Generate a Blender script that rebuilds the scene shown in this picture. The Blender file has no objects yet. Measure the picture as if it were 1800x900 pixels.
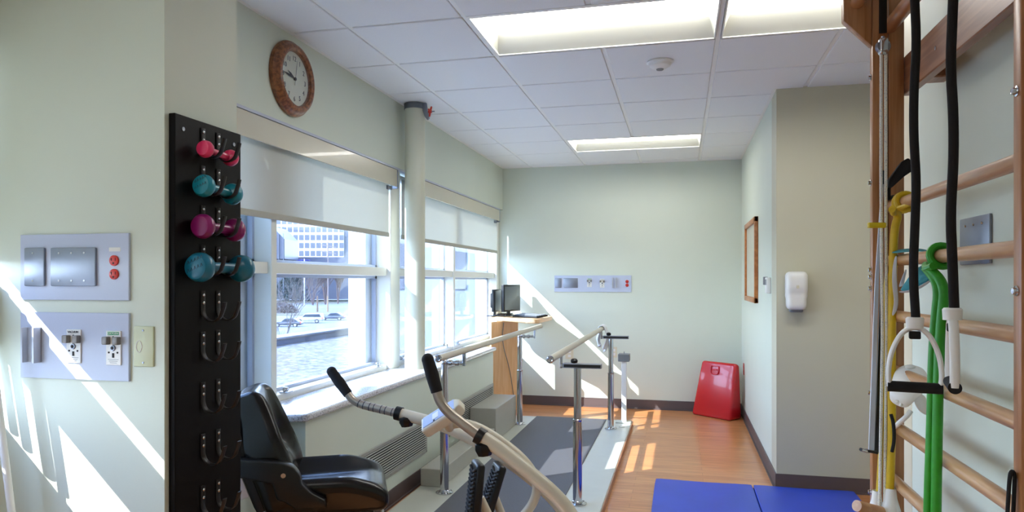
import bpy, bmesh, math, random
from mathutils import Vector, Matrix
random.seed(7)
scene = bpy.context.scene
COL = scene.collection
PI = math.pi
# ------------------------------------------------------------ camera, sky, sun, exposure
CAMZ = 1.385; YAW = 0.23769; FPX = 1226.3; HORIZON = 494.86
cd = bpy.data.cameras.new('camera'); cam = bpy.data.objects.new('camera', cd); COL.objects.link(cam)
cam.location = (0, 0, CAMZ); cam.rotation_euler = (PI / 2, 0, YAW)
cd.sensor_width = 36; cd.lens = FPX / 1800 * 36; cd.shift_y = (HORIZON - 450) / 1800; cd.clip_start = 0.03; cd.clip_end = 3000
scene.camera = cam
SUN_DIR = Vector((1.0, 0.88, -0.94))
sd = bpy.data.lights.new('sun', 'SUN'); sd.energy = 3.6; sd.angle = 0.006; sd.color = (1.0, 0.98, 0.95)
sun = bpy.data.objects.new('sun', sd); COL.objects.link(sun); sun.location = (-20, -18, 20)
sun.rotation_euler = SUN_DIR.to_track_quat('-Z', 'Y').to_euler()
world = bpy.data.worlds.new('sky'); scene.world = world; world.use_nodes = True
wn = world.node_tree.nodes; wl = world.node_tree.links; wn.clear()
wo = wn.new('ShaderNodeOutputWorld'); wb = wn.new('ShaderNodeBackground'); wr = wn.new('ShaderNodeValToRGB')
wt = wn.new('ShaderNodeTexCoord'); ws = wn.new('ShaderNodeSeparateXYZ')
wl.new(wt.outputs['Generated'], ws.inputs[0]); wl.new(ws.outputs['Z'], wr.inputs['Fac'])
wr.color_ramp.elements[0].position = 0.0; wr.color_ramp.elements[0].color = (0.72, 0.86, 1.0, 1)
wr.color_ramp.elements[1].position = 0.6; wr.color_ramp.elements[1].color = (0.30, 0.50, 1.0, 1)
wl.new(wr.outputs['Color'], wb.inputs['Color']); wb.inputs['Strength'].default_value = 3.9
wl.new(wb.outputs[0], wo.inputs[0])
LAMP = 4.2            # luminance of the ceiling lenses
vs = scene.view_settings
vs.view_transform = 'Standard'; vs.look = 'None'; vs.gamma = 1.0; vs.use_curve_mapping = False; vs.exposure = 1.85

# ------------------------------------------------------------ helpers
CY, SY = math.cos(YAW), math.sin(YAW)
def ray(px, py):
    a = (px - 900) / FPX; b = -(py - HORIZON) / FPX
    return Vector((CY * a - SY, SY * a + CY, b))
O = Vector((0, 0, CAMZ))
def D(px, py, w): return O + ray(px, py) * w            # point at depth w
def oX(px, py, X): r = ray(px, py); return O + r * (X / r.x)
def oY(px, py, Y): r = ray(px, py); return O + r * (Y / r.y)
def oZ(px, py, Z): r = ray(px, py); return O + r * ((Z - CAMZ) / r.z)
def s2l(c): c /= 255.0; return c / 12.92 if c <= 0.04045 else ((c + 0.055) / 1.055) ** 2.4
def rgb(r, g, b): return (s2l(r), s2l(g), s2l(b), 1)

def mat(name, col, rough=0.6, metal=0.0, noise=0.0, nscale=20, bump=0.0, bscale=200, coat=0.0, col2=None, spec=0.5, emit=None, estr=0, stretch=None):
    m = bpy.data.materials.new(name); m.use_nodes = True
    nt = m.node_tree; b = nt.nodes['Principled BSDF']
    b.inputs['Base Color'].default_value = col; b.inputs['Roughness'].default_value = rough
    b.inputs['Metallic'].default_value = metal; b.inputs['Coat Weight'].default_value = coat
    b.inputs['Specular IOR Level'].default_value = spec
    tc = nt.nodes.new('ShaderNodeTexCoord'); mp = nt.nodes.new('ShaderNodeMapping')
    nt.links.new(tc.outputs['Object'], mp.inputs[0])
    if stretch: mp.inputs['Scale'].default_value = stretch
    if noise > 0 or col2:
        n = nt.nodes.new('ShaderNodeTexNoise'); n.inputs['Scale'].default_value = nscale; n.inputs['Detail'].default_value = 4
        nt.links.new(mp.outputs[0], n.inputs['Vector'])
        r = nt.nodes.new('ShaderNodeValToRGB')
        c2 = col2 or tuple(max(0, c * (1 - noise)) for c in col[:3]) + (1,)
        r.color_ramp.elements[0].color = c2; r.color_ramp.elements[1].color = col
        r.color_ramp.elements[0].position = 0.35; r.color_ramp.elements[1].position = 0.65
        nt.links.new(n.outputs['Fac'], r.inputs[0]); nt.links.new(r.outputs[0], b.inputs['Base Color'])
    if bump > 0:
        n2 = nt.nodes.new('ShaderNodeTexNoise'); n2.inputs['Scale'].default_value = bscale; n2.inputs['Detail'].default_value = 3
        nt.links.new(mp.outputs[0], n2.inputs['Vector'])
        bp = nt.nodes.new('ShaderNodeBump'); bp.inputs['Strength'].default_value = bump; bp.inputs['Distance'].default_value = 0.002
        nt.links.new(n2.outputs['Fac'], bp.inputs['Height']); nt.links.new(bp.outputs[0], b.inputs['Normal'])
    if emit:
        b.inputs['Emission Color'].default_value = emit; b.inputs['Emission Strength'].default_value = estr
    return m

def wood(name, c1, c2, scale=(1, 1, 12), rough=0.35, dist=3.0, wave=3.0, coat=0.2):
    m = bpy.data.materials.new(name); m.use_nodes = True; nt = m.node_tree; b = nt.nodes['Principled BSDF']
    tc = nt.nodes.new('ShaderNodeTexCoord'); mp = nt.nodes.new('ShaderNodeMapping'); mp.inputs['Scale'].default_value = scale
    n = nt.nodes.new('ShaderNodeTexNoise'); n.inputs['Scale'].default_value = wave; n.inputs['Detail'].default_value = 6; n.inputs['Distortion'].default_value = dist * 0.15
    r = nt.nodes.new('ShaderNodeValToRGB'); r.color_ramp.elements[0].color = c1; r.color_ramp.elements[1].color = c2
    r.color_ramp.elements[0].position = 0.38; r.color_ramp.elements[1].position = 0.62
    nt.links.new(tc.outputs['Object'], mp.inputs[0]); nt.links.new(mp.outputs[0], n.inputs['Vector'])
    nt.links.new(n.outputs['Fac'], r.inputs[0]); nt.links.new(r.outputs[0], b.inputs['Base Color'])
    b.inputs['Roughness'].default_value = rough; b.inputs['Coat Weight'].default_value = coat; b.inputs['Coat Roughness'].default_value = 0.25
    return m

class MB:
    def __init__(s): s.bm = bmesh.new()
    def _merge(s, t):
        me = bpy.data.meshes.new('t'); t.to_mesh(me); t.free(); s.bm.from_mesh(me); bpy.data.meshes.remove(me); return s
    def box(s, x0, x1, y0, y1, z0, z1, bev=0.0, seg=2, M=None):
        t = bmesh.new(); bmesh.ops.create_cube(t, size=1)
        for v in t.verts: v.co = Vector(((x0 + x1) / 2 + v.co.x * abs(x1 - x0), (y0 + y1) / 2 + v.co.y * abs(y1 - y0), (z0 + z1) / 2 + v.co.z * abs(z1 - z0)))
        if bev > 0: bmesh.ops.bevel(t, geom=list(t.edges), offset=bev, segments=seg, affect='EDGES', profile=0.5)
        if M: bmesh.ops.transform(t, matrix=M, verts=t.verts)
        return s._merge(t)
    def obox(s, c, ax, ay, hx, hy, hz, bev=0.0, seg=2):      # box centred at c; ax, ay axes; half sizes
        ax = Vector(ax).normalized(); ay = Vector(ay); ay = (ay - ay.dot(ax) * ax).normalized(); az = ax.cross(ay)
        M = Matrix.Translation(Vector(c)) @ Matrix((ax, ay, az)).transposed().to_4x4()
        return s.box(-hx, hx, -hy, hy, -hz, hz, bev, seg, M)
    def cyl(s, p0, p1, r, r2=None, seg=24):
        return s.tube([p0, p1], [r, r if r2 is None else r2], seg)
    def tube(s, pts, r, seg=12, closed=False, caps=True, flat=None):
        pts = [Vector(p) for p in pts]; n = len(pts)
        rr = r if isinstance(r, (list, tuple)) else [r] * n
        t = bmesh.new(); rings = []
        def tan(i):
            if closed: return (pts[(i + 1) % n] - pts[i - 1]).normalized()
            if i == 0: return (pts[1] - pts[0]).normalized()
            if i == n - 1: return (pts[-1] - pts[-2]).normalized()
            d = (pts[i + 1] - pts[i]).normalized() + (pts[i] - pts[i - 1]).normalized()
            return d.normalized() if d.length > 1e-6 else (pts[i + 1] - pts[i]).normalized()
        T = tan(0); N = Vector(flat[2]) if flat else (Vector((0, 0, 1)) if abs(T.z) < 0.9 else Vector((1, 0, 0)))
        N = (N - N.dot(T) * T).normalized()
        for i in range(n):
            T = tan(i); N = (N - N.dot(T) * T)
            N = N.normalized() if N.length > 1e-6 else T.orthogonal().normalized()
            B = T.cross(N); ring = []
            for k in range(seg):
                a = 2 * PI * k / seg
                if flat: o = N * (math.cos(a) * flat[0]) + B * (math.sin(a) * flat[1])
                else: o = (N * math.cos(a) + B * math.sin(a)) * rr[i]
                ring.append(t.verts.new(pts[i] + o))
            rings.append(ring)
        m = n if closed else n - 1
        for i in range(m):
            a, b = rings[i], rings[(i + 1) % n]
            for k in range(seg): t.faces.new((a[k], a[(k + 1) % seg], b[(k + 1) % seg], b[k]))
        if caps and not closed:
            t.faces.new(list(reversed(rings[0]))); t.faces.new(rings[-1])
        return s._merge(t)
    def lathe(s, prof, org, axis=(0, 0, 1), seg=32):          # prof = [(radius, height)]
        ax = Vector(axis).normalized(); u = ax.orthogonal().normalized(); v = ax.cross(u); org = Vector(org)
        t = bmesh.new(); rings = []
        for r, h in prof:
            if r < 1e-6: rings.append([t.verts.new(org + ax * h)])
            else: rings.append([t.verts.new(org + ax * h + (u * math.cos(2 * PI * k / seg) + v * math.sin(2 * PI * k / seg)) * r) for k in range(seg)])
        for a, b in zip(rings, rings[1:]):
            for k in range(seg):
                k2 = (k + 1) % seg
                if len(a) == 1 and len(b) == 1: continue
                if len(a) == 1: t.faces.new((a[0], b[k2], b[k]))
                elif len(b) == 1: t.faces.new((a[k], a[k2], b[0]))
                else: t.faces.new((a[k], a[k2], b[k2], b[k]))
        bmesh.ops.recalc_face_normals(t, faces=t.faces)
        return s._merge(t)
    def prism(s, poly, vec, bev=0.0, seg=2):
        t = bmesh.new(); vec = Vector(vec)
        a = [t.verts.new(Vector(p)) for p in poly]; b = [t.verts.new(Vector(p) + vec) for p in poly]
        t.faces.new(a); t.faces.new(list(reversed(b))); n = len(a)
        for i in range(n): t.faces.new((a[i], b[i], b[(i + 1) % n], a[(i + 1) % n]))
        bmesh.ops.recalc_face_normals(t, faces=t.faces)
        if bev > 0: bmesh.ops.bevel(t, geom=list(t.edges), offset=bev, segments=seg, affect='EDGES', profile=0.5)
        return s._merge(t)
    def sphere(s, c, r, sc=(1, 1, 1), seg=20):
        t = bmesh.new(); bmesh.ops.create_uvsphere(t, u_segments=seg, v_segments=seg // 2, radius=r)
        for v in t.verts: v.co = Vector(c) + Vector((v.co.x * sc[0], v.co.y * sc[1], v.co.z * sc[2]))
        return s._merge(t)
    def rblock(s, hx, hy, hz, r, n=14, fn=None, M=None):     # rounded dense block, deformable
        t = bmesh.new(); bmesh.ops.create_cube(t, size=2); bmesh.ops.subdivide_edges(t, edges=t.edges[:], cuts=n, use_grid_fill=True)
        for v in t.verts:
            p = Vector((v.co.x * hx, v.co.y * hy, v.co.z * hz))
            q = Vector((max(-hx + r, min(hx - r, p.x)), max(-hy + r, min(hy - r, p.y)), max(-hz + r, min(hz - r, p.z))))
            d = p - q; p = q + d.normalized() * r if d.length > 1e-9 else p
            if fn: p = Vector(fn(p))
            v.co = p
        if M: bmesh.ops.transform(t, matrix=M, verts=t.verts)
        return s._merge(t)
    def text(s, txt, c, size, right, up, depth=0.0005, align='CENTER'):
        cu = bpy.data.curves.new('t', 'FONT'); cu.body = txt; cu.size = size; cu.extrude = depth; cu.align_x = align; cu.align_y = 'CENTER'; cu.resolution_u = 3
        ob = bpy.data.objects.new('t', cu); me = ob.to_mesh()
        t = bmesh.new(); t.from_mesh(me); ob.to_mesh_clear(); bpy.data.objects.remove(ob); bpy.data.curves.remove(cu)
        r = Vector(right).normalized(); u = Vector(up).normalized(); w = r.cross(u)
        bmesh.ops.transform(t, matrix=Matrix.Translation(Vector(c)) @ Matrix((r, u, w)).transposed().to_4x4(), verts=t.verts)
        return s._merge(t)

def wloc(o):
    l = Vector((0, 0, 0))
    while o: l += o.location; o = o.parent
    return l
def finish(bm, off, name, m):
    bmesh.ops.translate(bm, verts=bm.verts, vec=-off)
    for f in bm.faces: f.smooth = True
    for e in bm.edges:
        if len(e.link_faces) == 2 and e.calc_face_angle(0) > 0.6: e.smooth = False
    me = bpy.data.meshes.new(name); bm.to_mesh(me); bm.free()
    ms = m if isinstance(m, (list, tuple)) else [m]
    for x in ms: me.materials.append(x)
    return me
def thing(name, label, cat, loc=(0, 0, 0), group=None):
    o = bpy.data.objects.new(name, None); COL.objects.link(o); o.location = loc; o.empty_display_size = 0.05
    o['label'] = label; o['category'] = cat
    if group: o['group'] = group
    return o
def islands(mb):
    bm = mb.bm; seen = set(); out = []
    for v in bm.verts:
        if v in seen: continue
        st_ = [v]; seen.add(v); isl = []
        while st_:
            a = st_.pop(); isl.append(a)
            for e in a.link_edges:
                o = e.other_vert(a)
                if o not in seen: seen.add(o); st_.append(o)
        out.append(isl)
    res = []
    for isl in out:
        ids = {v: i for i, v in enumerate(isl)}; n = MB(); vs2 = [n.bm.verts.new(v.co) for v in isl]; fs = set()
        for v in isl:
            for f in v.link_faces: fs.add(f)
        for f in fs: n.bm.faces.new([vs2[ids[v]] for v in f.verts])
        bmesh.ops.recalc_face_normals(n.bm, faces=n.bm.faces); res.append(n)
    return res
def each(name, mb, m, parent):                              # one part for every separate piece
    for n in islands(mb): part(name, n, m, parent)
def part(name, mb, m, parent, label=None, loc=None):
    off = wloc(parent); me = finish(mb.bm, off, name, m)
    o = bpy.data.objects.new(name, me); COL.objects.link(o); o.parent = parent
    if label: o['label'] = label
    return o
def solo(name, mb, m, label=None, cat=None, group=None, kind=None):
    vs_ = [v.co for v in mb.bm.verts]
    lo = Vector([min(v[i] for v in vs_) for i in range(3)]); hi = Vector([max(v[i] for v in vs_) for i in range(3)])
    c = Vector(((lo.x + hi.x) / 2, (lo.y + hi.y) / 2, lo.z))
    me = finish(mb.bm, c, name, m); o = bpy.data.objects.new(name, me); COL.objects.link(o); o.location = c
    if label: o['label'] = label
    if cat: o['category'] = cat
    if group: o['group'] = group
    if kind: o['kind'] = kind
    return o
def struct(name, mb, m, label=None):
    return solo(name, mb, m, label, None, None, 'structure')
def copy_tree(o, parent=None):
    kids = list(o.children); c = o.copy(); COL.objects.link(c)
    if parent: c.parent = parent
    for k in kids: copy_tree(k, c)
    return c
def smooth(pts, it=2):                                     # Chaikin corner cutting
    pts = [Vector(p) for p in pts]
    for _ in range(it):
        n = [pts[0]]
        for a, b in zip(pts, pts[1:]): n += [a * 0.75 + b * 0.25, a * 0.25 + b * 0.75]
        n.append(pts[-1]); pts = n
    return pts
def sst(a, b, x):
    t = max(0, min(1, (x - a) / (b - a))); return t * t * (3 - 2 * t)

# ------------------------------------------------------------ materials
M_wall = mat('wall_paint', rgb(213, 221, 207), 0.55, noise=0.02, nscale=3, bump=0.05, bscale=300)
M_wall_shaded = mat('jog_paint', rgb(198, 196, 174), 0.55, noise=0.02, nscale=3, bump=0.05, bscale=300)  # same wall paint, darkened and warmed to carry the shade there
M_ceil = mat('ceiling_tile', rgb(236, 238, 238), 0.9, noise=0.03, nscale=180, bump=0.25, bscale=500)
M_grid = mat('grid_white', rgb(236, 236, 232), 0.5)
M_trimw = mat('window_paint', rgb(230, 231, 222), 0.4)
M_base = mat('baseboard_vinyl', rgb(92, 80, 80), 0.5)
M_white = mat('white_plastic', rgb(232, 232, 228), 0.35)
M_cream = mat('cream_plastic', rgb(216, 210, 184), 0.4)
M_black = mat('black_plastic', rgb(14, 14, 16), 0.35, spec=0.4)
M_rubber = mat('black_rubber', rgb(24, 24, 26), 0.75, bump=0.2, bscale=400)
M_foam = mat('black_foam', rgb(8, 7, 9), 0.85, bump=0.4, bscale=600)
M_chrome = mat('chrome', rgb(200, 202, 208), 0.12, metal=1.0)
M_steel = mat('brushed_steel', rgb(146, 152, 164), 0.46, metal=1.0, bump=0.06, bscale=60, stretch=(1, 1, 30))
M_alu = mat('aluminium', rgb(190, 196, 208), 0.4, metal=0.35)
M_panel = mat('panel_laminate', rgb(190, 200, 222), 0.4, noise=0.03, nscale=120, stretch=(1, 1, 20))
M_red = mat('red_outlet', rgb(205, 52, 40), 0.35)
M_dark = mat('dark_slot', rgb(25, 22, 22), 0.7)
M_grey = mat('grey_plastic', rgb(120, 124, 128), 0.45)
M_greyp = mat('platform_paint', rgb(196, 198, 186), 0.35, noise=0.04, nscale=8)
M_stepg = mat('step_paint', rgb(178, 176, 166), 0.5, noise=0.03, nscale=60)
M_mat = mat('runner_rubber', rgb(88, 88, 92), 0.6, noise=0.15, nscale=220, bump=0.4, bscale=250)
M_lens = mat('light_lens', rgb(250, 250, 240), 0.5, emit=(1.0, 0.98, 0.93, 1), estr=LAMP)
M_refl = mat('light_reflector', rgb(196, 197, 186), 0.5)
M_wood = wood('light_wood', rgb(170, 122, 80), rgb(198, 154, 110), (14, 1.2, 14))
M_woodv = wood('post_wood', rgb(150, 98, 56), rgb(176, 124, 80), (22, 22, 1.0))
M_woodr = wood('board_wood', rgb(134, 84, 56), rgb(160, 110, 76), (20, 1.2, 20))
M_oak = wood('oak_frame', rgb(104, 58, 30), rgb(150, 92, 52), (10, 10, 10), wave=6)
M_desk = wood('maple_laminate', rgb(222, 176, 124), rgb(232, 192, 144), (14, 14, 1.2))
M_vinyl = mat('black_vinyl', rgb(8, 8, 11), 0.26, coat=0.0, spec=0.42, bump=0.03, bscale=300)
M_framep = mat('machine_paint', rgb(206, 198, 178), 0.32, coat=0.3)
M_bluemat = mat('blue_vinyl', rgb(24, 66, 190), 0.38, noise=0.12, nscale=4, bump=0.05, bscale=200)
M_redv = mat('red_vinyl', rgb(196, 16, 30), 0.25, coat=0.4)
M_towel = mat('white_towel', rgb(230, 232, 236), 0.95, bump=0.8, bscale=400)
M_paper = mat('print_paper', rgb(214, 212, 196), 0.6)
M_ink = mat('ink', rgb(50, 52, 66), 0.6)
M_green = mat('green_rubber', rgb(40, 150, 24), 0.45, noise=0.12, nscale=60)
M_yellow = mat('yellow_rubber', rgb(214, 178, 20), 0.5, noise=0.12, nscale=60)
M_teal = mat('teal_neoprene', rgb(60, 140, 150), 0.8, bump=0.2)
M_strap = mat('white_strap', rgb(204, 208, 216), 0.8)

def granite():
    m = mat('sill_stone', rgb(200, 204, 216), 0.22, coat=0.3); nt = m.node_tree; b = nt.nodes['Principled BSDF']
    tc = nt.nodes.new('ShaderNodeTexCoord'); v = nt.nodes.new('ShaderNodeTexNoise'); v.inputs['Scale'].default_value = 160; v.inputs['Detail'].default_value = 3
    r = nt.nodes.new('ShaderNodeValToRGB'); r.color_ramp.elements[0].color = rgb(140, 140, 146); r.color_ramp.elements[1].color = rgb(214, 216, 222)
    r.color_ramp.elements[0].position = 0.33; r.color_ramp.elements[1].position = 0.52
    nt.links.new(tc.outputs['Object'], v.inputs['Vector']); nt.links.new(v.outputs['Fac'], r.inputs[0]); nt.links.new(r.outputs[0], b.inputs['Base Color']); return m
M_stone = granite()
def floor_mat():
    m = bpy.data.materials.new('plank_floor'); m.use_nodes = True; nt = m.node_tree; b = nt.nodes['Principled BSDF']
    tc = nt.nodes.new('ShaderNodeTexCoord'); br = nt.nodes.new('ShaderNodeTexBrick')
    br.inputs['Scale'].default_value = 1.0; br.inputs['Brick Width'].default_value = 0.92; br.inputs['Row Height'].default_value = 0.076
    br.inputs['Mortar Size'].default_value = 0.0008; br.inputs['Bias'].default_value = 0.0
    br.inputs['Color1'].default_value = rgb(196, 132, 82); br.inputs['Color2'].default_value = rgb(212, 152, 98); br.inputs['Mortar'].default_value = rgb(140, 86, 50)
    n = nt.nodes.new('ShaderNodeTexNoise'); mp = nt.nodes.new('ShaderNodeMapping'); mp.inputs['Scale'].default_value = (3, 40, 1)
    n.inputs['Scale'].default_value = 1.5; n.inputs['Detail'].default_value = 6
    mx = nt.nodes.new('ShaderNodeMixRGB'); mx.blend_type = 'MULTIPLY'; mx.inputs[0].default_value = 0.6
    r = nt.nodes.new('ShaderNodeValToRGB'); r.color_ramp.elements[0].color = (0.62, 0.5, 0.42, 1); r.color_ramp.elements[1].color = (1.1, 1.05, 1.0, 1)
    r.color_ramp.elements[0].position = 0.3; r.color_ramp.elements[1].position = 0.62
    nt.links.new(tc.outputs['Object'], br.inputs['Vector']); nt.links.new(tc.outputs['Object'], mp.inputs[0]); nt.links.new(mp.outputs[0], n.inputs['Vector'])
    nt.links.new(n.outputs['Fac'], r.inputs[0]); nt.links.new(br.outputs['Color'], mx.inputs[1]); nt.links.new(r.outputs[0], mx.inputs[2])
    nt.links.new(mx.outputs[0], b.inputs['Base Color']); b.inputs['Roughness'].default_value = 0.28; b.inputs['Coat Weight'].default_value = 0.15
    return m
M_floor = floor_mat()
def glass_mat():
    m = bpy.data.materials.new('window_glass'); m.use_nodes = True; nt = m.node_tree; nt.nodes.clear()
    o = nt.nodes.new('ShaderNodeOutputMaterial'); mx = nt.nodes.new('ShaderNodeMixShader'); t = nt.nodes.new('ShaderNodeBsdfTransparent'); g = nt.nodes.new('ShaderNodeBsdfGlossy')
    g.inputs['Roughness'].default_value = 0.0
    gm = nt.nodes.new('ShaderNodeNewGeometry'); dt = nt.nodes.new('ShaderNodeVectorMath'); dt.operation = 'DOT_PRODUCT'
    nt.links.new(gm.outputs['Normal'], dt.inputs[0]); nt.links.new(gm.outputs['Incoming'], dt.inputs[1])
    def mth(op, a, b):
        n = nt.nodes.new('ShaderNodeMath'); n.operation = op
        for i, v in enumerate((a, b)):
            if v is None: continue
            if isinstance(v, (int, float)): n.inputs[i].default_value = v
            else: nt.links.new(v, n.inputs[i])
        return n.outputs[0]
    fc = mth('POWER', mth('SUBTRACT', 1.0, mth('ABSOLUTE', dt.outputs['Value'], None)), 5.0)
    fr = mth('ADD', mth('MULTIPLY', fc, 0.9), 0.035)
    t.inputs['Color'].default_value = (0.93, 0.96, 0.98, 1)
    nt.links.new(fr, mx.inputs[0]); nt.links.new(t.outputs[0], mx.inputs[1]); nt.links.new(g.outputs[0], mx.inputs[2]); nt.links.new(mx.outputs[0], o.inputs[0]); return m
M_glass = glass_mat()
def blind_mat():
    m = bpy.data.materials.new('shade_fabric'); m.use_nodes = True; nt = m.node_tree; nt.nodes.clear()
    o = nt.nodes.new('ShaderNodeOutputMaterial'); mx = nt.nodes.new('ShaderNodeMixShader'); d = nt.nodes.new('ShaderNodeBsdfDiffuse'); t = nt.nodes.new('ShaderNodeBsdfTranslucent')
    d.inputs['Color'].default_value = rgb(224, 223, 215); t.inputs['Color'].default_value = rgb(214, 216, 208); mx.inputs[0].default_value = 0.34
    nt.links.new(d.outputs[0], mx.inputs[1]); nt.links.new(t.outputs[0], mx.inputs[2]); nt.links.new(mx.outputs[0], o.inputs[0]); return m
M_blind = blind_mat()
# ------------------------------------------------------------ ROOM SHELL
CZ = 2.672; T = 0.6096; GX = -1.0285; GY = 3.2502
WX = -1.975; FY = 7.70; RX = 0.62; JY = 4.95; LX = 0.78
struct('floor', MB().box(-2.3, 2.6, -2.6, 7.9, -0.12, 0), M_floor)
struct('wall_far', MB().box(-2.3, 0.9, FY, FY + 0.2, 0, 2.9), M_wall)
struct('wall_right', MB().box(RX, RX + 0.25, JY + 0.25, FY + 0.1, 0, 2.9), M_wall)
struct('wall_jog', MB().box(RX, 2.6, JY, JY + 0.25, 0, 2.9), M_wall_shaded)
struct('wall_bars_side', MB().box(LX, LX + 0.15, -2.6, 2.80, 0, 2.9), M_wall)
struct('wall_alcove', MB().box(2.45, 2.6, 2.7, JY, 0, 2.9).box(LX + 0.15, 2.6, 2.60, 2.80, 0, 2.9), M_wall_shaded)
struct('trim_10', MB().box(LX - 0.002, LX + 0.152, 2.68, 2.802, 0.10, 2.67, 0.004, 2), mat('corner_guard', rgb(222, 212, 184), 0.45))
struct('wall_back', MB().box(-2.3, 0.95, -2.6, -2.4, 0, 2.9), M_wall)
struct('wall_partition', MB().box(-2.3, -1.44, 1.71, 2.045, 0, 2.9), M_wall)
struct('wall_window_head', MB().box(-2.12, WX, 2.045, FY, 2.20, 2.9), M_wall)
struct('wall_exterior', MB().box(-2.30, -2.12, 1.8, FY + 0.2, 2.26, 3.1).box(-2.30, -2.06, 2.045, FY, -0.6, 0.735)
       .box(-2.30, -2.17, 2.98, 3.42, 0.7, 2.3).box(-3.4, -2.30, 1.86, 2.04, -0.6, 3.1).box(-2.30, -2.17, 4.55, 4.95, 0.7, 2.3).box(-2.30, -2.17, 7.78, 7.9, 0.7, 2.3), mat('exterior_white', rgb(225, 228, 232), 0.6, noise=0.03))  # the deepest box is an unseen fin added to shade the near blind
# unseen near window bay by the partition, rails shaped for the sun streaks
struct('wall_near_window', MB().box(-2.2, -2.06, -2.6, -2.3, 0, 2.9).box(-2.2, -2.06, 0.05, 0.25, 0, 2.9).box(-2.2, -2.06, -2.3, 0.05, 0, 0.76).box(-2.2, -2.06, -2.3, 0.05, 2.25, 2.9).box(-2.2, -2.06, 0.25, 1.71, 0, 0.985).box(-2.08, -2.06, 0.25, 1.71, 1.207, 1.40).box(-2.2, -2.06, 0.25, 1.71, 2.2, 2.9), M_trimw)
near_blind = MB().box(-2.056, -2.053, 0.25, 1.705, 1.447, 2.25)
solo('roller_shade', MB().box(-2.045, -2.042, -2.28, 0.04, 0.95, 2.25), M_blind, 'white roller shade almost fully lowered on the window behind the camera', 'window shade')  # added out of view to hold back warm bounce light
solo('roller_shade', near_blind, M_blind, 'white roller shade in the window beside the near left wall', 'window shade')  # added out of view, its lower edge trims the sun streak
struct('wall_roof_slab', MB().box(-2.3, 2.6, -2.6, 7.9, 2.9, 3.05), M_ceil)  # unseen slab above the ceiling, put in to block the sky
# radiator enclosure below the sill
struct('wall_window_bench', MB().box(-2.06, -1.94, 2.045, 3.0, 0, 0.725).box(-2.06, -1.74, 3.0, 6.42, 0, 0.725).box(-2.06, -2.0, 6.42, FY, 0, 0.76), M_wall)
def sill():
    m = MB(); z0, z1 = 0.722, 0.758
    poly = [(-2.06, 2.046), (-1.915, 2.046), (-1.915, 2.90), (-1.735, 2.955), (-1.715, 2.985), (-1.715, 6.45), (-2.06, 6.45)]
    m.prism([(x, y, z0) for x, y in poly], (0, 0, z1 - z0), bev=0.012, seg=3); return m
solo('window_sill', sill(), M_stone, 'long speckled stone sill running along below the windows', 'window sill')
struct('trim_1', MB().box(WX - 0.03, WX + 0.004, 2.045, 7.58, 2.186, 2.200), M_alu)

# baseboards
def bb(name, pts, h=0.102):
    m = MB()
    for (a, b, n) in pts:
        a = Vector((a[0], a[1], 0)); b = Vector((b[0], b[1], 0)); n = Vector((n[0], n[1], 0)) * 0.007
        m.prism([a, b, b + n, a + n], (0, 0, h))
        m.prism([a + n, b + n, b + n * 2.4, a + n * 2.4], (0, 0, 0.012))
    struct(name, m, M_base)
bb('baseboard_far', [((-2.0, FY), (RX, FY), (0, -1))])
bb('baseboard_right', [((RX, JY), (RX, FY), (-1, 0))])
bb('baseboard_jog', [((RX - 0.007, JY), (2.4, JY), (0, -1))])
bb('baseboard_left', [((-1.74, 3.0), (-1.74, 6.42), (1, 0)), ((-1.94, 2.045), (-1.94, 3.0), (1, 0)), ((-1.44, 1.71), (-1.44, 2.045), (1, 0))])
bb('baseboard_bars', [((LX, -2.4), (LX, 2.8), (-1, 0))])

# ------------------------------------------------------------ CEILING
lights = [((0, 2), 0), ((2, 4), 0), ((0, 2), 5), ((-1, 1), -6)]
occupied = set()
for (a, b), j in lights:
    for i in range(a, b): occupied.add((i, j))
tiles = MB()
for i in range(-2, 6):
    for j in range(-10, 8):
        if (i, j) in occupied: continue
        x0, x1 = GX + i * T, GX + (i + 1) * T; y0, y1 = GY + j * T, GY + (j + 1) * T
        x0 = max(x0, -2.29 if y1 < 1.9 else WX); y1 = min(y1, FY); 
        if x1 - x0 < 0.05 or y1 - y0 < 0.03: continue
        if x0 > RX and y0 > JY - 0.1: continue
        tiles.box(x0 + 0.013, x1 - 0.013, y0 + 0.009, y1 - 0.009, CZ, CZ + 0.02, bev=0.003, seg=1)
struct('ceiling', tiles, M_ceil)
grid = MB()
for i in range(-1, 6):
    x = GX + i * T
    for j in range(-10, 8):
        ya, yb = max(-2.4, GY + j * T), min(FY, GY + (j + 1) * T)
        if yb <= ya or any(a < i < b and jj == j for (a, b), jj in lights): continue
        grid.box(x - 0.012, x + 0.012, ya, yb, CZ + 0.006, CZ + 0.04)
for j in range(-9, 8):
    y = GY + j * T
    grid.box(-2.29 if y < 1.9 else WX, 2.45, y - 0.010, y + 0.010, CZ + 0.0075, CZ + 0.04)
struct('trim_2', grid, M_grid)
struct('trim_3', MB().box(WX, WX + 0.02, 2.05, FY, CZ - 0.002, CZ + 0.01).box(WX, RX, FY - 0.02, FY, CZ - 0.002, CZ + 0.01).box(RX - 0.02, RX, JY, FY, CZ - 0.002, CZ + 0.01), M_grid)
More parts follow.
